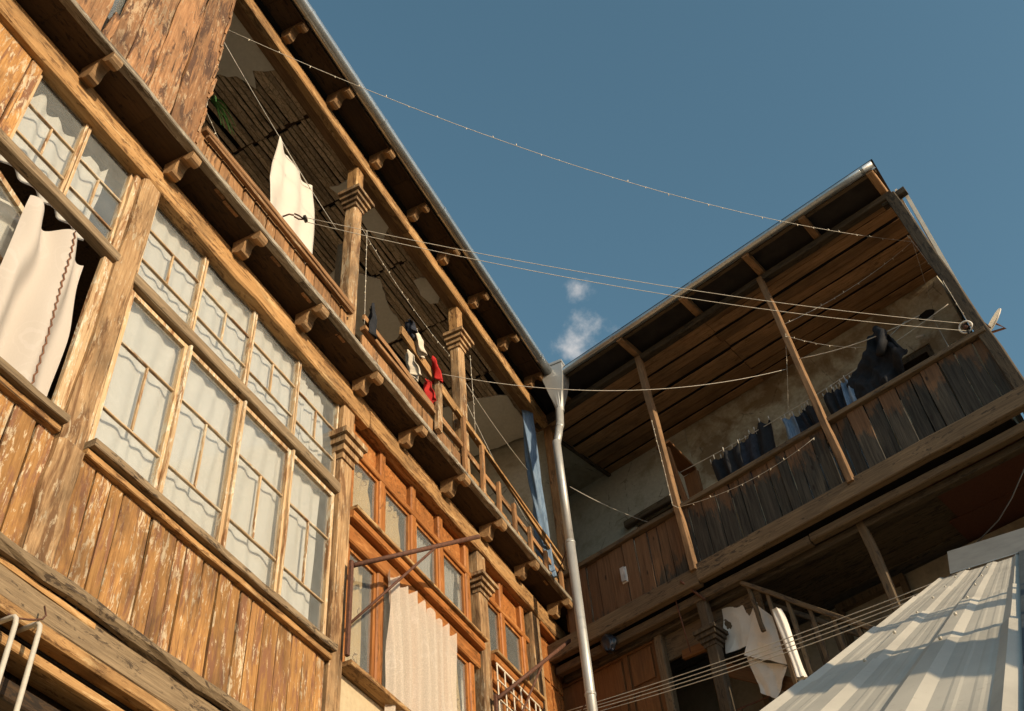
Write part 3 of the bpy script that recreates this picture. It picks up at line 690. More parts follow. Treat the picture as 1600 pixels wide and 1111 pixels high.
# skewed end wall, whitewashed, in the sun
def end_wall():
    p0, p1 = RP(s_end(.52), .52, 0), RP(s_end(7.5), 7.5, 0); d = (p1 - p0).normalized(); nrm = d.cross(V((0, 0, 1)))
    prism('end_wall', [(0, GZ), ((p1 - p0).length, GZ), ((p1 - p0).length, 10.12), (1.5, 10.10), (0, 10.08)], p0 + nrm * .055, d, (0, 0, 1), .04, 'white_wall', rh)
end_wall()
rbox('back_wall', [((-3, 7.3, GZ), (3.7, 7.5, 10.1))], 'white_wall')

# soffit boards
e = .44; k = 0
while e < 1.95:
    w = min(random.uniform(.15, .19), 1.97 - e)
    zz = 10.10 + (.012 if k % 2 else -.010) + random.uniform(-.004, .004); k += 1; sb = 1.94 + random.uniform(-.02, .02)
    for (a, b) in ((-.70, sb), (sb + .006, s_end(e) - .04)):
        dz = random.uniform(-.006, .006)
        timber('soffit_board', RP(a, e + w / 2, zz + dz), RP(b, e + w / 2, zz + dz + random.uniform(-.006, .006)), w - random.uniform(.014, .034), .02, 'soffit_wood', rh, hint=(0, 0, 1), jit=.0022, seg=6, bev=.004)
    e += w
rbox('soffit_backing', [((-.7, .44, 10.135), (4.4, 2.0, 10.15))], 'dark_void')
rbox('plaster_soffit', [((-3.4, .9, 10.12), (-.72, 2.0, 10.15)), ((-1.0, .44, 10.122), (-.72, .9, 10.15))], 'r_plaster_pale')
rt('soffit_edge', (-.74, .9, 10.085), (-.70, 1.96, 10.06), .05, .04, 'r_dark_wood', hint=(0, 0, 1))
rt('wall_plate', (-.75, .43, 10.06), (4.66, .43, 10.06), .09, .10, 'r_dark_wood')
for s in (-.2, .99, 1.97, 2.91, 3.70, 4.60):              # rafter ends showing between gutter and wall plate
    rt('rafter', (s, .02, 10.17), (s - .03, .9, 10.21), .085, .10, 'soffit_wood', hint=(0, 0, 1))
rt('eave_lath', (0.02, .09, 10.19), (4.66, .09, 10.19), .03, .05, 'r_frame_wood')
rbox('roof_sheet', [((-1.6, -.02, 10.245), (4.73, 7.6, 10.26))], 'dark_roof_under')
# trim the roof to the skewed end
ro = bpy.data.objects[[o.name for o in rh.children if o.name.startswith('roof_sheet')][0]]
for v in ro.data.vertices:
    if v.co.x > 3: v.co.x = min(4.70, s_end(v.co.y) + .06)
rt('verge_board', (4.70, .53, 10.20), (s_end(3.2) + .06, 3.2, 10.19), .07, .03, 'white_wall', hint=tuple(TT), jit=.006, seg=14)
rt('plate_end', (4.50, .46, 10.02), (4.80, .46, 10.03), .09, .09, 'r_dark_wood')
gutter('gutter', RP(0.03, .0, 10.20), RP(4.68, .0, 10.215), NN, rh, .055)

# front: corner post, slender posts, boards, handrail, beams
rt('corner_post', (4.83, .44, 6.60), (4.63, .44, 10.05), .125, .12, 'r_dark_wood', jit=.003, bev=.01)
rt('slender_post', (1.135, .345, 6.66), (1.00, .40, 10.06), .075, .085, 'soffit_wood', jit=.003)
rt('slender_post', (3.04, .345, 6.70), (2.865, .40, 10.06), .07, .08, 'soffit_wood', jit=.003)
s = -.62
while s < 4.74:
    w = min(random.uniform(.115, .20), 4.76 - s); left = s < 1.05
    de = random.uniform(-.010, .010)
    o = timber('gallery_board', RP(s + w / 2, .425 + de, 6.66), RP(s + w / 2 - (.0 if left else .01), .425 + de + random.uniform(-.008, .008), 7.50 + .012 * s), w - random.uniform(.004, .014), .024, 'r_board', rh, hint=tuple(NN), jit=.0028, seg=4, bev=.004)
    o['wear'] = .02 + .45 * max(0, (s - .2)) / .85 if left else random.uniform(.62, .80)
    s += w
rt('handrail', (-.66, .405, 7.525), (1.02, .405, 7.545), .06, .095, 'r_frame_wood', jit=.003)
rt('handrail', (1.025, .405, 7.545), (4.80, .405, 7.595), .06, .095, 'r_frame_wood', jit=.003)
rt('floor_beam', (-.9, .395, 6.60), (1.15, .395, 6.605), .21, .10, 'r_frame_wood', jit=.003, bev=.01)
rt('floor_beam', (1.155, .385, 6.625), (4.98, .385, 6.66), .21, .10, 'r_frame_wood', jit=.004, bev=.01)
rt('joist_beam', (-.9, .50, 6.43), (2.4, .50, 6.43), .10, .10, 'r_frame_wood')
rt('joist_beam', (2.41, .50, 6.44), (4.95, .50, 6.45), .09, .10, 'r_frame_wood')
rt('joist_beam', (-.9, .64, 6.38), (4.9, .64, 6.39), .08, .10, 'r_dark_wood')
e = .57
while e < 1.95:                                           # underside of the gallery floor
    w = random.uniform(.17, .24)
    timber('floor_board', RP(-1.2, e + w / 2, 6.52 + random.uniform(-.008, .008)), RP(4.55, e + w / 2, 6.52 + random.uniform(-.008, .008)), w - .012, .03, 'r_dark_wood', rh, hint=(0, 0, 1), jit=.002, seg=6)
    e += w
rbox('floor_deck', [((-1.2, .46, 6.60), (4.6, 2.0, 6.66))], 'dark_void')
rbox('red_panel', [((3.62, .60, 6.455), (4.72, 1.30, 6.475)), ((3.52, 1.31, 6.45), (4.66, 2.1, 6.47))], 'red_board')
# opening frame that runs back from the first slender post
rt('partition_head', (1.06, .42, 8.55), (1.02, 1.02, 8.50), .19, .035, 'r_panel_wood', hint=(0, 0, 1))
rt('partition_post', (1.05, 1.03, 6.9), (1.02, 1.03, 8.47), .05, .19, 'r_panel_wood', hint=tuple(TT))
rt('partition_post', (1.165, .47, 7.55), (1.075, .47, 8.50), .06, .05, 'r_panel_wood')
# lower storey: panelled wall on the left, openings in the dark behind
def lower():
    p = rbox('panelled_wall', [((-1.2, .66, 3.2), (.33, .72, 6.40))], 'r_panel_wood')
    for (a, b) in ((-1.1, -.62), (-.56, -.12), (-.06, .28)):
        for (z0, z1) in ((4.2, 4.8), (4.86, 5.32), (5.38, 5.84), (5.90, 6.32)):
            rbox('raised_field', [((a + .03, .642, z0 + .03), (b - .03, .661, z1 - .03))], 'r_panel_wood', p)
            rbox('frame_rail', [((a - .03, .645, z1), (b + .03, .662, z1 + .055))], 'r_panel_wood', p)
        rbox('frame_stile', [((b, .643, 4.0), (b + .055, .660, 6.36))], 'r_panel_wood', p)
    rt('post', (.40, .66, 3.2), (.37, .66, 6.42), .10, .10, 'r_frame_wood')
    rbox('lower_wall', [((-3.4, 1.7, GZ), (4.6, 1.9, 6.4))], 'room_plaster')
    rbox('ground_storey_wall', [((-1.2, .8, GZ), (4.5, 1.0, 3.2))], 'beige_plaster')
    rbox('gallery_floor', [((-1.2, .6, 3.2), (4.6, 1.9, 3.35))], 'r_dark_wood')
    for (a, b) in ((.46, .98), (2.0, 2.8)):
        f = rbox('window_frame', [((a, 1.62, 5.0), (a + .06, 1.70, 6.3)), ((b - .06, 1.62, 5.0), (b, 1.70, 6.3)), ((a, 1.615, 6.3), (b, 1.70, 6.38)), ((a + .06, 1.63, 5.6), (b - .06, 1.69, 5.65))], 'r_frame_wood')
    rt('frieze_board', (.38, .70, 6.20), (1.62, .70, 6.20), .30, .04, 'r_frame_wood')
    rt('frieze_board', (.62, .66, 6.02), (1.10, .66, 5.98), .10, .05, 'r_panel_wood')
    rt('column', (1.08, .52, 3.2), (1.06, .52, 5.86), .125, .12, 'r_dark_wood', bev=.012)
    rt('column_neck', (1.06, .52, 6.02), (1.05, .52, 6.42), .115, .11, 'r_dark_wood', bev=.012)
    n = 4; lst = []
    for k in range(n):
        o = .012 + .06 * k / 3; lst.append(((1.0 - o, .46 - o, 5.84 + .05 * k), (1.12 + o, .58 + o, 5.84 + .05 * k + .042)))
    rbox('capital', lst, 'r_dark_wood')
    rt('prop_post', (3.02, .62, 3.2), (2.90, .62, 6.42), .085, .08, 'r_frame_wood')
    rt('skirt_board', (1.35, .70, 5.02), (2.4, .70, 4.94), .22, .03, 'r_panel_wood')
    rt('sloping_board', (.95, .80, 5.78), (1.9, .80, 5.10), .14, .03, 'r_panel_wood')
    for k in range(6): rt('grille_bar', (.46 + k * .12, .80, 4.6), (.46 + k * .12, .80, 5.30), .012, .012, 'rust_iron', seg=1, jit=0)
    rt('grille_rail', (.40, .80, 5.31), (1.5, .80, 5.27), .014, .014, 'rust_iron', seg=1, jit=0)
lower()

# ------------------------------------------------------------------ downspout in the inner corner
def downspout():
    d = thing('downspout', (-3.28, 9.5, GZ), 'galvanised downspout with a tapered rainwater hopper in the inner corner', 'downspout')
    c0 = V((-3.285, 9.585, 0))
    lv = [(10.36, .150, .125), (10.345, .160, .135), (10.31, .160, .135), (10.30, .148, .122), (10.10, .140, .115), (9.86, .092, .080), (9.62, .056, .056), (9.56, .054, .054)]
    vs_, fs = [], []
    for (z, a, b) in lv:
        for q in range(16):
            t_ = 2 * math.pi * q / 16; cx, cy = math.cos(t_), math.sin(t_)
            f_ = max(abs(cx), abs(cy)) if z > 9.7 else 1.0
            vs_.append((cx / f_ * a, cy / f_ * b, z))
    for i in range(len(lv) - 1):
        for q in range(16): fs.append((i * 16 + q, i * 16 + (q + 1) % 16, i * 16 + 16 + (q + 1) % 16, i * 16 + 16 + q))
    mesh('hopper', vs_, fs, 'downpipe', d, Matrix.Translation(c0), False)
    top = c0 + V((0, 0, 9.66)); k1 = V((-3.30, 9.55, 9.30)); k2 = V((-3.33, 9.42, 8.90)); bot = V((-3.33, 9.44, GZ))
    tube('pipe', [top, k1, k1 + V((-.005, -.03, -.06))], .050, 'downpipe', d, 16)
    tube('pipe', [k1 + V((0, 0, .04)), k1.lerp(k2, .5), k2], .048, 'downpipe', d, 16)
    tube('pipe', [k2 + V((0, 0, .05)), k2 + V((0, 0, -.4)), V((-3.33, 9.435, 7.4))], .050, 'downpipe', d, 16)
    tube('pipe', [V((-3.33, 9.435, 7.45)), V((-3.33, 9.44, 6.0)), V((-3.33, 9.44, 4.6))], .053, 'downpipe', d, 16)
    tube('pipe', [V((-3.33, 9.44, 4.65)), V((-3.33, 9.44, 1)), bot], .050, 'downpipe', d, 16)
    for z in (7.42, 5.55): 
        tube('clamp', [V((-3.33, 9.44, z - .015)), V((-3.33, 9.44, z + .015))], .058, 'downpipe', d, 16)
        tube('clamp_arm', [V((-3.36, 9.46, z)), V((-3.70, 9.9, z))], .008, 'rust_iron', d, 6)
downspout()

# ------------------------------------------------------------------ shed roof in the foreground
def shed():
    sh = thing('shed_roof', (-.2, 4, GZ), 'pale ribbed metal shed roof in the right foreground', 'shed roof')
    zf = lambda y: .6373 * y - .2966
    sp = .188; xi0, xi1 = -.62, -.098
    prof = []
    x = xi0
    c0 = -.293
    pts = []
    for k in range(-3, 2):
        cc = c0 + k * sp
        pts += [(cc - .044, 0), (cc - .020, .011), (cc + .020, .011), (cc + .044, 0), (cc + .070, 0), (cc + .076, .0010), (cc + .086, .0010), (cc + .092, 0), (cc + .112, 0), (cc + .118, .0010), (cc + .128, .0010), (cc + .134, 0)]
    pts = [p for p in pts if xi0 - .03 < p[0] < xi1 - .002] + [(xi1, 0)]
    rows = [(.55, 2.62, 0), (2.5, 3.92, .006), (3.80, 5.4, .012), (5.25, 7.15, .018)]
    rows = [(a, b, .02 - .006 * i) for i, (a, b, _) in enumerate(rows)]
    for i, (a, b, off) in enumerate(rows):
        nseg = 12; vs_, fs = [], []
        for j in range(nseg + 1):
            u = j / nseg; y = a + (b - a) * u
            for q, (xi, h) in enumerate(pts):
                # the ends of each sheet are slightly bent and cut uneven
                wob = .006 * nz(xi * 14, y * 1.2, i * 3.3) + (.010 * nz(xi * 9, i * 5.1) if j in (0, nseg) else 0)
                yy = y + (.03 * nz(xi * 6, i * 2.2 + (9 if j else 0)) if j in (0, nseg) else 0)
                vs_.append((xi + .1124 * yy, yy, zf(yy) + h * 1.15 + off + wob * .6))
        n = len(pts)
        for j in range(nseg):
            for q in range(n - 1): fs.append((j * n + q, j * n + q + 1, (j + 1) * n + q + 1, (j + 1) * n + q))
        o = mesh('roof_sheet', vs_, fs, 'shed_sheet', sh)
        sm = o.modifiers.new('thickness', 'SOLIDIFY'); sm.thickness = .0025; sm.offset = -1
        for q in range(-1, 1):                            # screws
            for yy in (a + .10, (a + b) / 2):
                xx = c0 + q * sp + .002
                tube('screw', [V((xx + .1124 * yy, yy, zf(yy) + .017 + off)), V((xx + .1124 * yy, yy - .003, zf(yy) + .025 + off))], .0045, 'shed_sheet', o, 6)
    # side strip, flat and dark in colour, and ridge flashing
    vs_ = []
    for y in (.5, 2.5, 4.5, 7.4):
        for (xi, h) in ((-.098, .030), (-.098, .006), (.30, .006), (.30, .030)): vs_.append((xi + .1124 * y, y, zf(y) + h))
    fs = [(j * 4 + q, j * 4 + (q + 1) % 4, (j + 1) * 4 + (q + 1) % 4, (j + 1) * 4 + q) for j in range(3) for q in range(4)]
    mesh('side_strip', vs_, fs, 'dark_strip', sh)
    vs_ = []
    for xi in (-.56, -.1, .35):
        for (y, h) in ((6.98, .030), (7.5, .185), (7.51, .175), (6.98, .022)): vs_.append((xi + .1124 * y, y, zf(y) + h + .006 * nz(xi * 7)))
    fs = [(j * 4 + q, j * 4 + (q + 1) % 4, (j + 1) * 4 + (q + 1) % 4, (j + 1) * 4 + q) for j in range(2) for q in range(4)] + [(0, 1, 2, 3), (11, 10, 9, 8)]
    mesh('ridge_flashing', vs_, fs, 'roof_zinc', sh)  # darker zinc puts the shade on this flashing into its colour
    for y in (1.0, 4.0, 7.0):
        for xi in (-.6, .2):
            timber('support_post', (xi + .1124 * y, y, GZ), (xi + .1124 * y, y, zf(y) - .06), .08, .08, 'r_dark_wood', sh)
        timber('purlin', (-.66 + .1124 * y, y, zf(y) - .035), (.25 + .1124 * y, y, zf(y) - .035), .06, .05, 'r_dark_wood', sh, hint=(0, 0, 1))
shed()
# unseen timber rails, added right of the shed to cast shadow bands on the sheets
def shadow_frame():
    lt = thing('shadow_rails', (2.2, 2.2, GZ), 'unseen timber rails added beside the shed to cast shadows on its roof', 'added rails')
    timber('shadow_board', (.88, 2.52, 2.09), (2.5, .33, .69), .24, .05, 'r_frame_wood', lt, hint=(.8, .6, 0))
    timber('handrail', (1.02, 3.50, 2.69), (2.7, 1.79, 1.61), .055, .05, 'r_frame_wood', lt, hint=(.8, .6, 0))
    timber('handrail', (1.02, 3.50, 2.585), (2.7, 1.79, 1.505), .03, .03, 'r_frame_wood', lt, hint=(.8, .6, 0))
    for (x, y, z) in ((.95, 2.43, 2.1), (2.4, .47, .75), (1.05, 3.47, 2.72), (2.6, 1.89, 1.68)): timber('post', (x, y, GZ), (x, y, z), .06, .06, 'r_frame_wood', lt)
shadow_frame()

# ------------------------------------------------------------------ curtains (each hangs free behind its window)
def curtain_y(y0, y1, z0, z1, x, mat, label, folds=9, amp=.016, hem=.02, slant=0.0, group=None, seed=0, lean=0.0):
    def fn(u, v):
        y = y0 + (y1 - y0) * u; ztop = z1 + hem * nz(u * folds * 1.3 + seed, 2.2) - abs(hem * .8 * math.sin(u * folds * math.pi)); z = z0 + (ztop - z0) * v
        f = amp * math.sin(u * folds * 2 * math.pi + 1.1 * nz(u * 3 + seed, v * 1.5) * 3) + amp * .7 * nz(u * folds * .9 + seed, v * 1.3, 4)
        return (x + f + lean * (1 - v), y + slant * (1 - v) + .012 * nz(u * 5 + seed, v * 2.5, 9), z)
    o = cloth('curtain', fn, max(30, int(folds * 8)), 14, mat, None, 0, org=(x, (y0 + y1) / 2, z0))
    tag(o, label, 'curtain', group); return o
curtain_y(3.24, 5.30, 5.90, 6.79, -4.052, 'lace_white', 'white lace valance behind the upper panes of the four-leaf glazed bay', 15, .009, .022, seed=1)
curtain_y(5.28, 5.60, 5.90, 6.72, -4.058, 'lace_white', 'white lace strip at the far end of the upper panes by the carved pilaster', 3, .014, .03, seed=2)
curtain_y(3.24, 3.845, 4.33, 5.76, -4.050, 'lace_white', 'white lace curtain in the glazed bay, first lower leaf beside the round post', 4, .010, .03, seed=3)
curtain_y(3.85, 4.47, 4.33, 5.76, -4.052, 'lace_white', 'white lace curtain in the second lower leaf of the glazed bay', 4, .010, .03, seed=4)
curtain_y(4.48, 5.115, 4.33, 5.77, -4.050, 'lace_white', 'white lace curtain in the third lower leaf of the glazed bay', 4, .010, .03, seed=5)
curtain_y(5.12, 5.62, 4.33, 5.75, -4.053, 'lace_white', 'white lace curtain in the last lower leaf next to the carved pilaster', 3, .010, .03, seed=6)
curtain_y(1.5, 2.84, 5.88, 6.70, -4.075, 'lace_white', 'bunched white lace curtain behind the upper panes at the far left', 8, .02, .09, seed=7)
curtain_y(1.45, 2.75, 4.36, 5.82, -4.22, 'lace_white', 'white lace behind the panes of the open casement at the left edge', 3, .02, .05, seed=8)
def blown():
    def fn(u, v):
        y = 2.33 + .53 * u + .08 * (1 - v) * (u - .3); z = 4.31 + (5.70 - .10 * math.sin(u * 5.0) ** 2 - 4.31) * v
        x = -3.985 + .050 * math.sin(u * 12 + .8 * nz(v * 2, 3)) + .035 * math.sin(v * 3.1) + .02 * nz(u * 4, v * 3)
        return (x, y + .02 * nz(v * 3, u * 2), z)
    c_ = tag(cloth('curtain', fn, 44, 26, 'lace_pink', None, 0, org=(-3.95, 2.5, 4.3)), 'pinkish white curtain with a brown zigzag trim blowing out of the open casement', 'curtain')
    pts = []
    for k in range(41):
        v = 1 - k / 40 * .97; p = V(fn(.63 + .07 * (1 - v), v)); pts.append(p + V((.007, .007 * (-1) ** k, 0)))
    tube('zigzag_trim', pts, .0055, 'braid', c_, 5)
simple('braid', (.17, .08, .045), .8, 0, .3, 30)
blown()
curtain_y(5.98, 6.38, 5.72, 6.43, -4.065, 'print_tan', 'tan printed curtain behind the upper light next to the carved pilaster', 4, .02, .0, seed=11)
curtain_y(6.53, 6.90, 5.72, 6.43, -4.065, 'print_tan', 'tan printed curtain gathered in the second upper light of the orange joinery', 4, .02, .01, .03, seed=12)
curtain_y(7.10, 7.50, 5.72, 6.43, -4.07, 'voile_grey', 'grey voile curtain in the third upper light of the orange joinery', 7, .014, .0, seed=13)
curtain_y(7.63, 7.96, 5.72, 6.40, -4.07, 'voile_grey', 'grey voile curtain gathered at the fourth upper light of the orange joinery', 6, .014, .01, seed=14)
curtain_y(5.98, 6.34, 4.34, 5.48, -4.065, 'print_tan', 'tan curtain printed with brown blossoms behind the rusty upright', 3, .018, .0, seed=15)
curtain_y(6.50, 7.66, 3.9, 5.50, -3.925, 'lace_sheer', 'long sheer pinkish curtain hanging outside over the lower orange windows', 8, .03, .05, .03, seed=16)
curtain_y(7.66, 8.0, 4.34, 5.40, -4.065, 'print_tan', 'tan printed curtain beside the long sheer curtain', 3, .02, .03, seed=17)
curtain_y(8.58, 8.80, 5.0, 6.32, -4.10, 'print_tan', 'narrow tan curtain in the first light past the second pilaster', 3, .018, .02, seed=18)
curtain_y(8.98, 9.22, 4.9, 6.30, -4.11, 'voile_grey', 'narrow pale voile curtain in the light above the white grille', 5, .012, .0, seed=19)

# ------------------------------------------------------------------ iron work on the left house
def iron(y, z0, z1, tip, mid_frac, low_z, label):
    t_ = thing('iron_bracket', (-3.88, y, z0), label, 'bracket')
    timber('upright', (-3.875, y, z0), (-3.875, y, z1), .035, .03, 'rust_iron', t_, jit=0, seg=1, bev=.003)
    a, b = V((-3.865, y + .02, z1 - .03)), V(tip)
    tube('arm', [a, a.lerp(b, .5), b], .020, 'rust_iron', t_, 10)
    m_ = a.lerp(b, mid_frac); tube('strut', [V((-3.865, y + .015, low_z)), m_], .011, 'rust_iron', t_, 8)
    return t_
iron(5.865, 4.32, 5.15, (-3.30, 6.98, 5.89), .64, 4.60, 'rusty iron bracket beside the carved pilaster reaching over the sheer curtain')
iron(8.36, 4.6, 5.20, (-3.52, 9.56, 6.30), .60, 4.55, 'rusty iron bracket low by the white grille near the downspout')
def grille():
    g = thing('window_grille', (-3.9, 8.9, 4.5), 'white painted lattice grille low on the orange joinery by the second iron bracket', 'grille')
    tube('grille_rail', [V((-3.90, 8.48, 5.60)), V((-3.90, 9.45, 5.60)), V((-3.90, 9.47, 5.57)), V((-3.90, 9.47, 4.4))], .011, 'grille_paint', g, 6)
    for y in (8.49, 8.66, 8.84, 9.02, 9.20, 9.36): tube('grille_bar', [V((-3.90, y, 4.4)), V((-3.90, y, 5.60))], .008, 'grille_paint', g, 6)
    for z in (5.42, 5.22, 5.02, 4.82): tube('grille_bar', [V((-3.888, 8.48, z)), V((-3.888, 9.46, z))], .007, 'grille_paint', g, 6)
grille()
def pipes():
    for (y, z, lab) in ((2.99, 3.02, 'white pipe rising to the beam at the lower left corner, left of a pair'), (3.13, 3.06, 'white pipe rising to the beam at the lower left corner, right of a pair')):
        top = V((-3.80, y, z)); pts = [V((-3.80, y, GZ)), V((-3.80, y, 1.0)), top - V((0, 0, .05)), top - V((.006, 0, .02)), top - V((.02, 0, .004)), top - V((.05, 0, 0)), top - V((.16, 0, 0))]
        tag(tube('wall_pipe', pts, .013, 'white_pipe', None, 12), lab, 'pipe', 'pipes at the lower left')
    tag(tube('hook_wire', sag((-3.86, 2.98, 3.04), (-3.80, 3.13, 3.075), .015, 8) + [V((-3.82, 3.16, 3.12)), V((-3.86, 3.17, 3.19))], .005, 'rust_iron', None, 6), 'rusty hooked wire tied round the two white pipes', 'wire')
pipes()

# ------------------------------------------------------------------ lines, lights and laundry on the left gallery
def cord(name, pts, r, label, cat='clothesline', mat='wire_pale', group=None):
    return tag(tube(name, pts, r, mat, None, 5), label, cat, group)
def light_string(pts, label, step=.16, r=.0030):
    t_ = thing('light_string', pts[0], label, 'string lights')
    tube('cable', pts, r, 'wire_pale', t_, 5)
    d = 0; acc = []
    for a, b in zip(pts, pts[1:]):
        a, b = V(a), V(b); L = (b - a).length
        while d < L:
            p = a.lerp(b, d / L); q = V((random.uniform(-.4, .4), random.uniform(-.4, .4), random.choice((-1, 1, -.6)))).normalized()
            acc.append((p, q)); d += step * random.uniform(.7, 1.3)
        d -= L
    for p, q in acc: tube('bulb', [p, p + q * .012, p + q * .026], [.004, .0055, .003], 'bulb', t_, 5)
light_string(sag((-3.67, 3.22, 9.12), RP(4.50, 1.20, 10.04), .56, 40), 'long light string sagging across the sky from the boarded bay to the right eave', .24, .0030)
def pulley():
    p = V((-3.60, 4.33, 7.66))
    t_ = thing('pulley', p, 'small iron pulley hooked to the handrail in front of the white sheet', 'pulley')
    tube('hook', [p + V((-.08, -.05, -.03)), p + V((-.03, -.03, -.005)), p + V((-.005, 0, 0))], .008, 'rust_iron', t_, 6)
    tube('shackle', [p + V((0, 0, -.02)), p + V((.02, .04, -.025)), p + V((.05, .08, 0)), p + V((.02, .04, .025)), p + V((0, 0, .02))], .008, 'rust_iron', t_, 6)
    tube('wheel', [p + V((.052, .075, -.004)), p + V((.066, .083, .004))], .034, 'wire_dark', t_, 14)
    return p + V((.06, .09, 0))
PL = pulley()
def ring():
    p = RP(4.655, .38, 7.735)
    t_ = thing('line_wheel', p, 'white clothesline wheel on the far end of the right handrail', 'wheel')
    ax = (NN + V((0, 0, -.25))).normalized(); u = ax.orthogonal().normalized(); w = ax.cross(u)
    for k, (rr, th, mat) in enumerate(((.062, .011, 'white_plastic'),)):
        vs_, fs = [], []
        for i in range(24):
            a = 2 * math.pi * i / 24; cdir = u * math.cos(a) + w * math.sin(a)
            for j in range(6):
                b_ = 2 * math.pi * j / 6; vs_.append(cdir * (rr + th * math.cos(b_)) + ax * th * math.sin(b_))
        for i in range(24):
            for j in range(6): fs.append((i * 6 + j, i * 6 + (j + 1) % 6, ((i + 1) % 24) * 6 + (j + 1) % 6, ((i + 1) % 24) * 6 + j))
        mesh('rim', vs_, fs, mat, t_, Matrix.Translation(p), True)
    tube('hub', [p - ax * .012, p + ax * .012], .022, 'rust_iron', t_, 10)
    for i in range(3):
        a = 2.1 * i; tube('spoke', [p, p + (u * math.cos(a) + w * math.sin(a)) * .06], .007, 'rust_iron', t_, 6)
    tube('stem', [p - V((0, 0, .05)), RP(4.66, .42, 7.60)], .016, 'wire_dark', t_, 6)
    return p
RG = ring()
cord('clothesline', sag(PL + V((0, 0, .03)), RG + V((0, 0, .055)), .16, 30), .0030, 'upper of the two pulley lines crossing the sky to the white wheel')
cord('clothesline', sag(PL - V((0, 0, .03)), RG - V((0, 0, .055)), .20, 30), .0030, 'lower of the two pulley lines crossing the sky to the white wheel')
cord('clothesline', sag((-3.70, 7.05, 8.22), RP(2.80, .40, 8.53), .30, 30), .0040, 'single white line from the red cloth to the middle slender post')
cord('clothesline', sag((-3.70, 3.18, 8.95), (-3.86, 4.30, 9.02), .01, 4) + sag((-3.86, 4.30, 9.02), (-3.90, 5.36, 8.86), .02, 8)[1:], .0045, 'thin line inside the upper gallery that carries the white sheet')
light_string([(-3.69, 3.21, 9.05), (-3.685, 3.20, 8.6), (-3.69, 3.205, 8.1), (-3.68, 3.20, 7.75), (-3.70, 3.45, 7.62)], 'light string running down the edge of the boarded bay', .09)
light_string(sag((-3.86, 5.62, 9.35), (-3.84, 7.62, 9.10), .12, 14), 'light string slung between the two carved columns of the upper gallery', .12)
light_string(sag((-3.70, 5.60, 9.0), (-3.70, 5.63, 7.6), .0, 8), 'light string winding down the near carved column', .12)
light_string([(-3.68, 7.83, 9.2), (-3.675, 7.84, 8.5), (-3.68, 7.85, 7.9)], 'light string winding down the far carved column', .12)
cord('hanging_wire', sag((-3.8, 7.86, 8.6), (-3.75, 9.9, 7.6), .12, 10), .004, 'slack wire from the far carved column to the corner of the left gallery', 'wire')
cord('hanging_wire', sag((-3.8, 7.9, 8.9), (-3.78, 9.5, 8.75), .05, 10), .004, 'wire with a peg between the far column and the twisted denim', 'wire')

def white_sheet():
    def fn(u, v):
        top = V((-3.86, 4.29, 9.02)).lerp(V((-3.90, 4.90, 9.04)), u); bot = V((-3.85, 4.20, 7.45)).lerp(V((-3.90, 5.06, 7.45)), u)
        p = bot.lerp(top, v); f = .030 * math.sin(u * 13 + v * 1.2) * (1 - .35 * v) + .03 * nz(u * 4, v * 2.5, 1)
        edge = (.030 * math.sin(v * 9 + 1) * (1 - u) ** 5 - .02 * math.sin(v * 7) * u ** 5)
        droop = -.045 * abs(math.sin(u * 3 * math.pi)) * v ** 8 - .03 * u * v
        fold = .06 * max(0, 1 - u * 5) * math.sin(v * 6)
        return (p.x + f + fold, p.y + edge + .012 * nz(u * 3, v * 6, 5), p.z + droop)
    tag(cloth('hanging_sheet', fn, 30, 36, 'cotton_white', None, .003, org=(-3.86, 4.5, 7.3)), 'white sheet hanging in the sun in the upper gallery', 'sheet')
white_sheet()
def drape(name, label, cat, mat, pts, w, n=8, seed=0, amp=.02, thick=.02, axis=(0, 1, 0), grp=None, lobe=.22, tw=.5):
    """folded cloth that hangs through the points pts (top to bottom) with the given half widths"""
    ax = V(axis).normalized(); pts = [V(p) for p in pts]; N = 18; vs_, fs = [], []
    for j in range(len(pts)):
        p = pts[j]; ww = w[j] if isinstance(w, (list, tuple)) else w
        perp = ax.cross(V((0, 0, 1))).normalized()
        for q in range(N):
            t_ = 2 * math.pi * q / N
            r1 = 1 + lobe * math.sin(5 * t_ + seed + tw * j) + .18 * nz(math.cos(t_) * 2 + seed, math.sin(t_) * 2, j * .6)
            vs_.append(p + ax * (math.cos(t_) * ww * r1) + perp * (math.sin(t_) * thick * r1 * (1 + .2 * math.sin(3 * t_ + seed))) + V((0, 0, amp * .5 * nz(q * .9 + seed, j))))
        if j:
            for q in range(N): fs.append(((j - 1) * N + q, (j - 1) * N + (q + 1) % N, j * N + (q + 1) % N, j * N + q))
    fs.append(tuple(range(N))); m_ = (len(pts) - 1) * N; fs.append(tuple(range(m_ + N - 1, m_ - 1, -1)))
    org = pts[0]
    o = mesh(name, [v - org for v in vs_], fs, mat, None, Matrix.Translation(org), True)
    ss = o.modifiers.new('smooth', 'SUBSURF'); ss.levels = 1; ss.render_levels = 1
    return tag(o, label, cat, grp)
def line_pts(a, b, n): return [V(a).lerp(V(b), k / n) for k in range(n + 1)]
drape('hanging_trousers', 'tan trousers folded over the handrail beside the near carved column', 'trousers', 'cotton_tan', line_pts((-3.98, 5.60, 8.90), (-3.97, 5.64, 7.80), 6), [.05, .085, .095, .09, .09, .095, .09], seed=2, thick=.06, axis=(.7, -.7, 0))
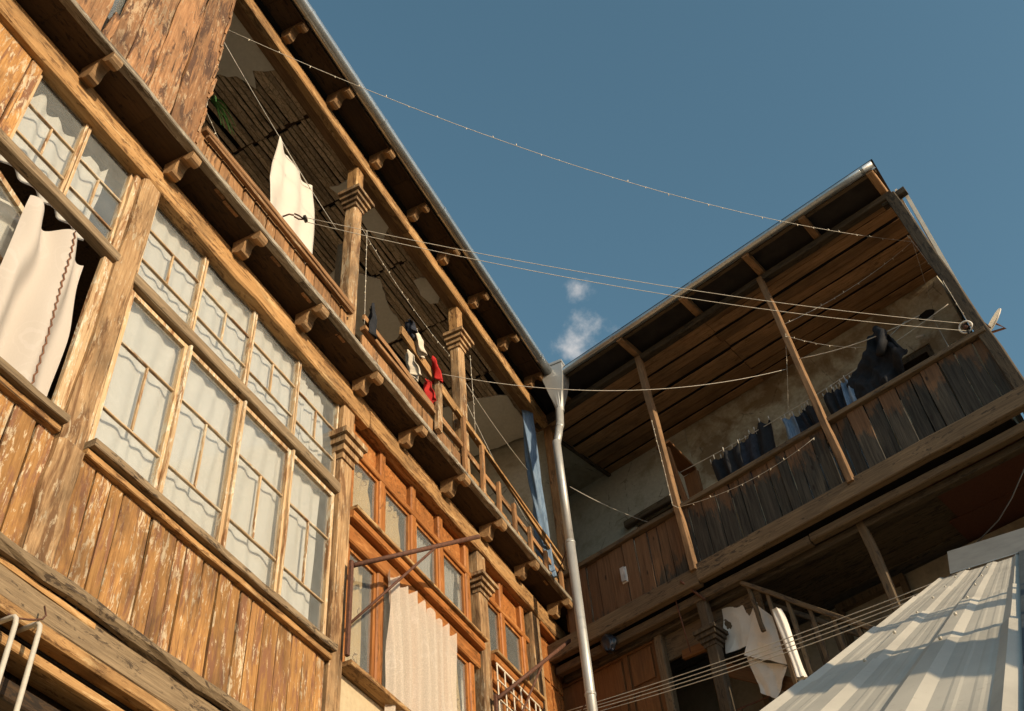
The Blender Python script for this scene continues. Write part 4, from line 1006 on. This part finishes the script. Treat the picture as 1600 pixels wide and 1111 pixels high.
def rag(name, label, mat, p, w, L, seed, lean=(0, 0, 0), pinch=.5, cat='cloth'):
    p = V(p); ax = V((.72, -.69, 0)); out = V((.69, .72, 0))
    def fn(u, v):
        k = 1 - v; ww = w * (pinch + (1 - pinch) * min(1, k * 2.2)) * (1 + .12 * math.sin(3 * k + seed))
        z = -L * k * (1 + .22 * nz(u * 2.4 + seed, 3.3)) - .03 * abs(math.sin(u * 5 + seed)) * v
        q = p + ax * ((u - .5) * 2 * ww + .02 * nz(u * 3, k * 4 + seed)) + out * (.035 * math.sin(u * 11 + seed + 1.3 * k) * (.4 + k) + .03 * nz(u * 4 + seed, k * 3)) + V(lean) * k
        return q + V((0, 0, z))
    return tag(cloth(name, fn, 26, 14, mat, None, .006, org=p), label, cat)
rag('black_cloth', 'black cloth bundle hanging at the foot of the near carved column', 'cotton_black', (-3.72, 5.77, 8.03), .11, .50, 5, pinch=.35)
rag('red_cloth', 'red cloth over the guard plank, above the leaning stake', 'cotton_red', (-3.69, 6.94, 8.36), .085, .34, 1, (.02, .05, 0), .3)
rag('red_cloth', 'smaller red cloth hanging below the guard plank by the leaning stake', 'cotton_red', (-3.75, 6.88, 8.00), .07, .30, 3, (.02, .05, 0), .5)
rag('pale_cloth', 'cream rag pegged above the guard plank', 'cotton_pale', (-3.69, 6.56, 8.44), .06, .30, 6, (.02, .10, 0), .3)
rag('pale_cloth', 'cream spotted rag under the guard plank left of the red cloth', 'cotton_pale', (-3.75, 6.52, 8.10), .055, .32, 9, (.02, .10, 0), .4)
rag('dark_rag', 'dark rag bunched on top of the guard plank', 'cotton_navy', (-3.70, 6.44, 8.48), .075, .20, 4, (0, .06, 0), .5)
def denim_twist():
    pts = [V((-3.78, 9.70, 9.92)), V((-3.78, 9.705, 9.66)), V((-3.785, 9.71, 9.35)), V((-3.785, 9.72, 9.0)), V((-3.785, 9.74, 8.7)), V((-3.785, 9.76, 8.52)), V((-3.785, 9.77, 8.40)), V((-3.785, 9.775, 8.25)), V((-3.785, 9.78, 8.0)), V((-3.785, 9.79, 7.6)), V((-3.785, 9.80, 7.3))]
    drape('twisted_denim', 'faded blue denim cloth twisted into a knot beside the downspout', 'cloth', 'denim', pts, [.006, .026, .062, .085, .080, .062, .034, .060, .088, .11, .12], seed=7, thick=.075, axis=(.75, -.66, 0), lobe=.38, tw=1.1)
denim_twist()
def plant():
    p0 = V((-3.69, 3.24, 7.98)); t_ = thing('spider_plant', p0, 'green spider plant at the edge of the boarded bay', 'plant')
    for k in range(14):
        a = random.uniform(-.6, 2.4); L = random.uniform(.14, .32); up = random.uniform(.2, 1.0)
        d = V((math.cos(a) * .35 + .1, math.sin(a) * .9 + .15, 0)); pts = [p0 + d * (L * u) + V((0, 0, L * (up * u - 1.1 * u * u))) for u in (0, .25, .5, .75, 1)]
        vs_, fs = [], []
        sd = d.cross(V((0, 0, 1))).normalized()
        for i, p in enumerate(pts):
            w = .012 * (1 - .8 * i / 4); vs_ += [p - sd * w - p0, p + V((0, 0, -.004)) - p0, p + sd * w - p0]
            if i: b_ = (i - 1) * 3; fs += [(b_, b_ + 1, b_ + 4, b_ + 3), (b_ + 1, b_ + 2, b_ + 5, b_ + 4)]
        mesh('leaf', vs_, fs, 'leaf_green', t_, Matrix.Translation(p0), True)
plant()

# ------------------------------------------------------------------ lines and laundry on the right gallery
cord('clothesline', sag(RP(1.10, .52, 8.12), RP(4.60, .52, 8.25), .10, 16), .005, 'line along the inside of the right gallery that carries the dark washing')
TX = tuple(TT)
def wash(s, z, L, w, mat, what, label, seed):
    e = .52 + .02 * math.sin(seed * 2.3); n = 2 + seed % 2
    def fn(u, v):
        zt = z - .05 * abs(math.sin(u * n * math.pi)) ** .7 - .03 * nz(u * 3 + seed, 1.7)
        zz = zt - L * (1 - v) * (1 + .08 * nz(u * 2, seed))
        return RP(s - w + 2 * w * (u + .10 * math.sin(v * 4 + seed)), e + .022 * math.sin(u * 8 + seed * 1.7 + v) + .02 * nz(u * 3 + seed, v * 3), zz)
    o = tag(cloth(what, fn, 22, 10, mat, None, .006, org=RP(s, e, z - L)), label, 'garment', 'washing on the right gallery')
    for k in range(n + 1):
        p = V(fn(min(.98, max(.02, k / n)), 1)); q = tube('peg', [p - V((0, 0, .035)), p + V((0, 0, .025))], .007, 'wire_pale', o, 5)
wash(1.66, 8.05, .60, 0.1, 'cotton_black', 'hanging_shirt', 'black garment at the left end of the dark washing', 1)
wash(1.86, 8.06, .60, 0.1, 'cotton_black', 'hanging_shirt', 'second black garment from the left in the dark washing', 2)
wash(2.05, 8.10, .60, 0.11, 'cotton_navy', 'hanging_shirt', 'navy patterned garment between the black ones', 3)
wash(2.24, 8.16, .66, 0.11, 'cotton_black', 'hanging_shirt', 'tall black garment with a peak pegged highest in the left group', 4)
wash(2.58, 8.02, .5, 0.075, 'denim', 'hanging_jeans', 'pair of blue jeans left of the middle slender post', 5)
wash(2.72, 8.02, .5, 0.07, 'cotton_navy', 'hanging_jeans', 'navy garment just left of the middle slender post', 6)
wash(2.84, 8.04, .5, 0.065, 'cotton_black', 'hanging_shirt', 'black garment touching the middle slender post', 7)
wash(3.10, 8.06, .5, 0.065, 'cotton_black', 'hanging_shirt', 'black garment just right of the middle slender post', 8)
wash(3.21, 8.06, .5, 0.055, 'cotton_navy', 'hanging_jeans', 'navy jeans right of the middle slender post', 9)
wash(3.31, 8.07, .5, 0.055, 'denim', 'hanging_jeans', 'bright blue jeans next to the big dark jacket', 10)
def jacket():
    e = .50
    def fn(u, v):
        top = [(0, 7.98), (.25, 8.12), (.45, 8.22), (.68, 8.44), (.80, 8.50), (.92, 8.36), (1.0, 8.02)]
        zt = 0
        for (a, za), (b, zb) in zip(top, top[1:]):
            if a <= u <= b: zt = za + (zb - za) * (u - a) / (b - a)
        zb = 7.45 + (.55 * max(0, (u - .62) / .38) if u > .62 else 0)
        z = zb + (zt - zb) * v; s = 3.36 + .66 * u - .05 * v
        return RP(s + .02 * nz(u * 4, v * 6, 9), e + .05 * math.sin(u * 19 + 2 * v) * (1.1 - v) + .07 * nz(u * 6, v * 5, 2) + .03 * nz(u * 14, v * 11, 6), z + .03 * nz(u * 9, v * 3, 4))
    o = tag(cloth('hanging_jacket', fn, 60, 30, 'cotton_black', None, .012, org=RP(3.6, .5, 7.5)), 'large black jacket sagging over the right handrail with a raised shoulder', 'jacket')
    s2 = [RP(3.84, .46, 8.42), RP(3.88, .44, 8.30), RP(3.86, .42, 8.15), RP(3.78, .41, 8.02)]
    vs_, fs = tube_data(s2, [.04, .06, .055, .045], 12); mesh('sleeve', vs_, fs, 'cotton_black', o, None, True)
jacket()
light_string(sag(RP(4.50, 1.20, 10.04), RP(2.92, .38, 9.15), .10, 16), 'light string from the right eave back to the middle slender post', .17)
light_string(sag(RP(4.50, 1.20, 10.04), RP(4.25, 1.90, 9.60), .02, 6), 'short light string from the eave to the hole in the plaster', .13)
light_string([RP(4.50, 1.10, 10.04), RP(4.58, .50, 9.4), RP(4.68, .38, 8.4), RP(4.70, .36, 7.65)], 'light string trailing down beside the dark corner post', .17)
light_string(sag(RP(2.94, .34, 8.92), RP(3.66, .50, 8.30), .06, 8) , 'light string from the middle slender post to the jacket', .15)
light_string(sag(RP(2.94, .33, 8.95), RP(2.30, .9, 7.9), .08, 10), 'light string hanging from the middle slender post behind the rail', .14)
light_string([RP(1.03, .33, 8.9), RP(1.055, .32, 8.2), RP(1.07, .31, 7.56), RP(1.12, .31, 7.50)], 'light string down the left slender post', .12)
light_string(sag(RP(1.12, .31, 7.50), RP(2.85, .31, 7.40), .12, 14), 'light string along the boards below the right handrail', .2)
cord('hanging_wire', sag(RP(2.96, .36, 8.54), RP(4.30, .5, 8.30), .08, 14), .006, 'pale line from the middle slender post past the jacket', 'wire')
cord('hanging_wire', sag(RP(4.20, 1.90, 9.45), RP(4.42, .42, 7.62), -.02, 8), .0045, 'cable dropping from the hole in the plaster to the handrail', 'wire')
cord('hanging_wire', [RP(4.14, 1.9, 9.5), RP(4.12, 1.7, 9.35), RP(4.15, 1.4, 9.1), RP(4.05, 1.0, 8.8), RP(3.9, .7, 8.45)], .006, 'looped cable below the hole in the plaster', 'wire')
cord('hanging_wire', sag((-3.30, 9.6, 8.35), RP(.42, 1.2, 8.1), .06, 10), .005, 'thin cord from the downspout to the left window of the right gallery', 'wire')
def junction():
    t_ = thing('cable_hole', RP(4.12, 1.96, 9.6), 'dark broken hole with cable ends in the plaster near the right corner', 'hole')
    pts = [(.11 * math.cos(a) * (1 + .35 * nz(math.cos(a) * 2, math.sin(a) * 2)), .06 * math.sin(a) * (1 + .3 * nz(math.cos(a) * 3, 5))) for a in [2 * math.pi * k / 14 for k in range(14)]]
    prism('hole_edge', pts, RP(4.14, 1.965, 9.62), TT, (0, 0, 1), .012, 'dark_void', t_)
    for k, (s, z) in enumerate(((4.17, 9.46), (3.98, 9.30))): tube('connector', [RP(s - .05, 1.9, z + .03), RP(s + .04, 1.88, z - .02)], .016, 'white_plastic', t_, 8)
junction()
def dish():
    c0 = RP(4.87, .72, 7.90); t_ = thing('satellite_dish', c0, 'white satellite dish seen edge-on at the right corner', 'satellite dish')
    ax = (RX * -.89 + RY * -.46 + RZ * .235).normalized(); u = ax.cross(V((0, 0, 1))).normalized(); w = u.cross(ax)
    vs_, fs = [], []; nr, na = 5, 28
    for i in range(nr + 1):
        for k in range(na):
            r = .15 * i / nr; a = 2 * math.pi * k / na; vs_.append(u * (r * math.cos(a)) + w * (r * 1.08 * math.sin(a)) + ax * (.9 * r * r))
    for i in range(nr):
        for k in range(na): fs.append((i * na + k, i * na + (k + 1) % na, (i + 1) * na + (k + 1) % na, (i + 1) * na + k))
    o = mesh('reflector', vs_, fs, 'dish_white', t_, Matrix.Translation(c0), True); sm = o.modifiers.new('thickness', 'SOLIDIFY'); sm.thickness = .014
    tube('feed_arm', [c0 - w * .13, c0 - w * .06 + ax * .13], .009, 'rust_iron', t_, 6); tube('feed_horn', [c0 - w * .06 + ax * .13, c0 - w * .05 + ax * .16], .014, 'white_plastic', t_, 8)
    tube('mount', [c0, c0 - ax * .12, RP(4.74, .75, 7.85)], .014, 'rust_iron', t_, 6)
dish()

# ------------------------------------------------------------------ small things under the right gallery
def stair_rail():
    t_ = thing('stair_railing', RP(2, .55, 4.5), 'grey timber stair railing under the right gallery sloping behind the shed roof', 'railing')
    def z_at(s): return 6.36 - (s - 1.56) * .96
    rt('top_rail', (1.54, .52, z_at(1.54)), (2.95, .52, z_at(2.95)), .045, .07, 'r_frame_wood', par=t_, jit=.002)
    rt('back_rail', (1.62, .80, 6.22), (2.9, .80, 5.05), .05, .05, 'r_dark_wood', par=t_, jit=.002)
    for k, s in enumerate((1.60, 1.78, 1.96, 2.16, 2.36, 2.56, 2.76)):
        rt('baluster', (s + .03, .53, z_at(s) - (1.05 if k else .55)), (s, .53, z_at(s) - .02), .042, .04, 'r_frame_wood', par=t_, jit=.002, seg=5)
        rt('baluster', (s + .09, .80, z_at(s) - 1.15), (s + .06, .80, z_at(s) - .20), .035, .035, 'r_dark_wood', par=t_, jit=.002, seg=3)
    rt('bottom_rail', (1.75, .53, 5.06), (2.9, .53, 4.10), .05, .06, 'r_dark_wood', par=t_)
stair_rail()
def card():
    t_ = thing('cardboard', RP(1.5, .66, 5.7), 'crumpled white cardboard sheets stuck behind the stair railing', 'cardboard')
    def sheet(c4, e, seed):
        def fn(u, v):
            p = [(c4[0][q] * (1 - u) + c4[1][q] * u) * (1 - v) + (c4[3][q] * (1 - u) + c4[2][q] * u) * v for q in (0, 1)]
            ed = .012 * nz(u * 3 + seed, v * 3, 3); crease = .05 * abs(nz(u * 1.7 + seed, v * 1.7, 5)) + .04 * abs(((u * 1.3 + v * .8 + seed * .37) % 1) - .5)
            return RP(p[0] + ed, e + crease, p[1] + .012 * nz(u * 3, v * 3 + seed, 8))
        o = cloth('card_sheet', fn, 14, 12, 'white_plastic', t_, .005, org=RP(1.4, e, 5.7))
        o.data.polygons.foreach_set('use_smooth', [False] * len(o.data.polygons))
    sheet([(1.10, 5.82), (1.42, 5.80), (1.58, 6.20), (1.17, 6.32)], .66, 1)
    sheet([(1.32, 5.68), (1.74, 5.40), (1.80, 5.80), (1.58, 6.16)], .61, 4)
    sheet([(1.36, 5.28), (1.50, 5.16), (1.70, 5.42), (1.30, 5.70)], .68, 7)
card()
drape('plastic_roll', 'rolled white plastic sheet tied to the stair railing in a patch of sun', 'plastic roll', 'white_plastic', [RP(1.86, .44, 5.86), RP(1.87, .44, 5.78), RP(1.885, .44, 5.55), RP(1.90, .45, 5.30), RP(1.91, .45, 5.10)], [.040, .055, .048, .036, .040], seed=3, thick=.04, axis=TX, lobe=.34, tw=.25)
drape('plastic_bag', 'crumpled dark plastic bag caught under the beam right of the downspout', 'bag', 'black_bag', [RP(-.13, .42, 6.50), RP(-.12, .41, 6.44), RP(-.11, .41, 6.36), RP(-.12, .42, 6.30)], [.04, .10, .09, .03], seed=8, thick=.05, axis=TX)
def switch():
    t_ = thing('lamp_box', RP(.255, .40, 7.05), 'small clear lamp box fixed to the brown boards right of the downspout', 'lamp box')
    rbox('back_plate', [((.20, .392, 7.00), (.275, .408, 7.20))], 'white_plastic', t_)
    rbox('cover', [((.21, .362, 7.01), (.262, .392, 7.19))], 'plastic_film', t_)
switch()
cord('iron_rod', [RP(.79, .42, 6.62), RP(.80, .50, 5.90)], .008, 'thin rusty rod hanging from the beam near the panelled wall', 'rod', 'rust_iron')
cord('iron_rod', [RP(.95, .33, 6.62), RP(1.12, .46, 6.36)], .014, 'short rusty rod jutting from the beam end above the column', 'rod', 'rust_iron')
for k, (a, b, sg, lab) in enumerate(((RP(-.62, .12, 5.69), RP(3.80, .05, 5.13), .05, 'top strand of the wire bundle low on the right'), (RP(-.62, .12, 5.66), RP(3.78, .05, 5.09), .06, 'second strand of the wire bundle low on the right'), (RP(-.60, .10, 5.62), RP(3.78, .05, 5.06), .075, 'third strand of the wire bundle low on the right'), (RP(-.50, .10, 5.56), RP(3.75, .05, 5.0), .06, 'lowest strand of the wire bundle low on the right'))):
    cord('service_wire', sag(a, b, sg, 20), .0045, lab, 'wire')
cord('power_cable', [RP(4.95, 0, 6.25), RP(4.72, 0, 5.90), RP(4.55, 0, 5.71), RP(4.36, 0, 5.52), RP(4.19, 0, 5.39), RP(3.98, 0, 5.30), RP(3.77, 0, 5.22), RP(3.55, 0, 5.05), RP(3.4, 0, 4.8)], .006, 'black cable running down to the shed roof from the right gallery', 'cable', 'wire_dark')
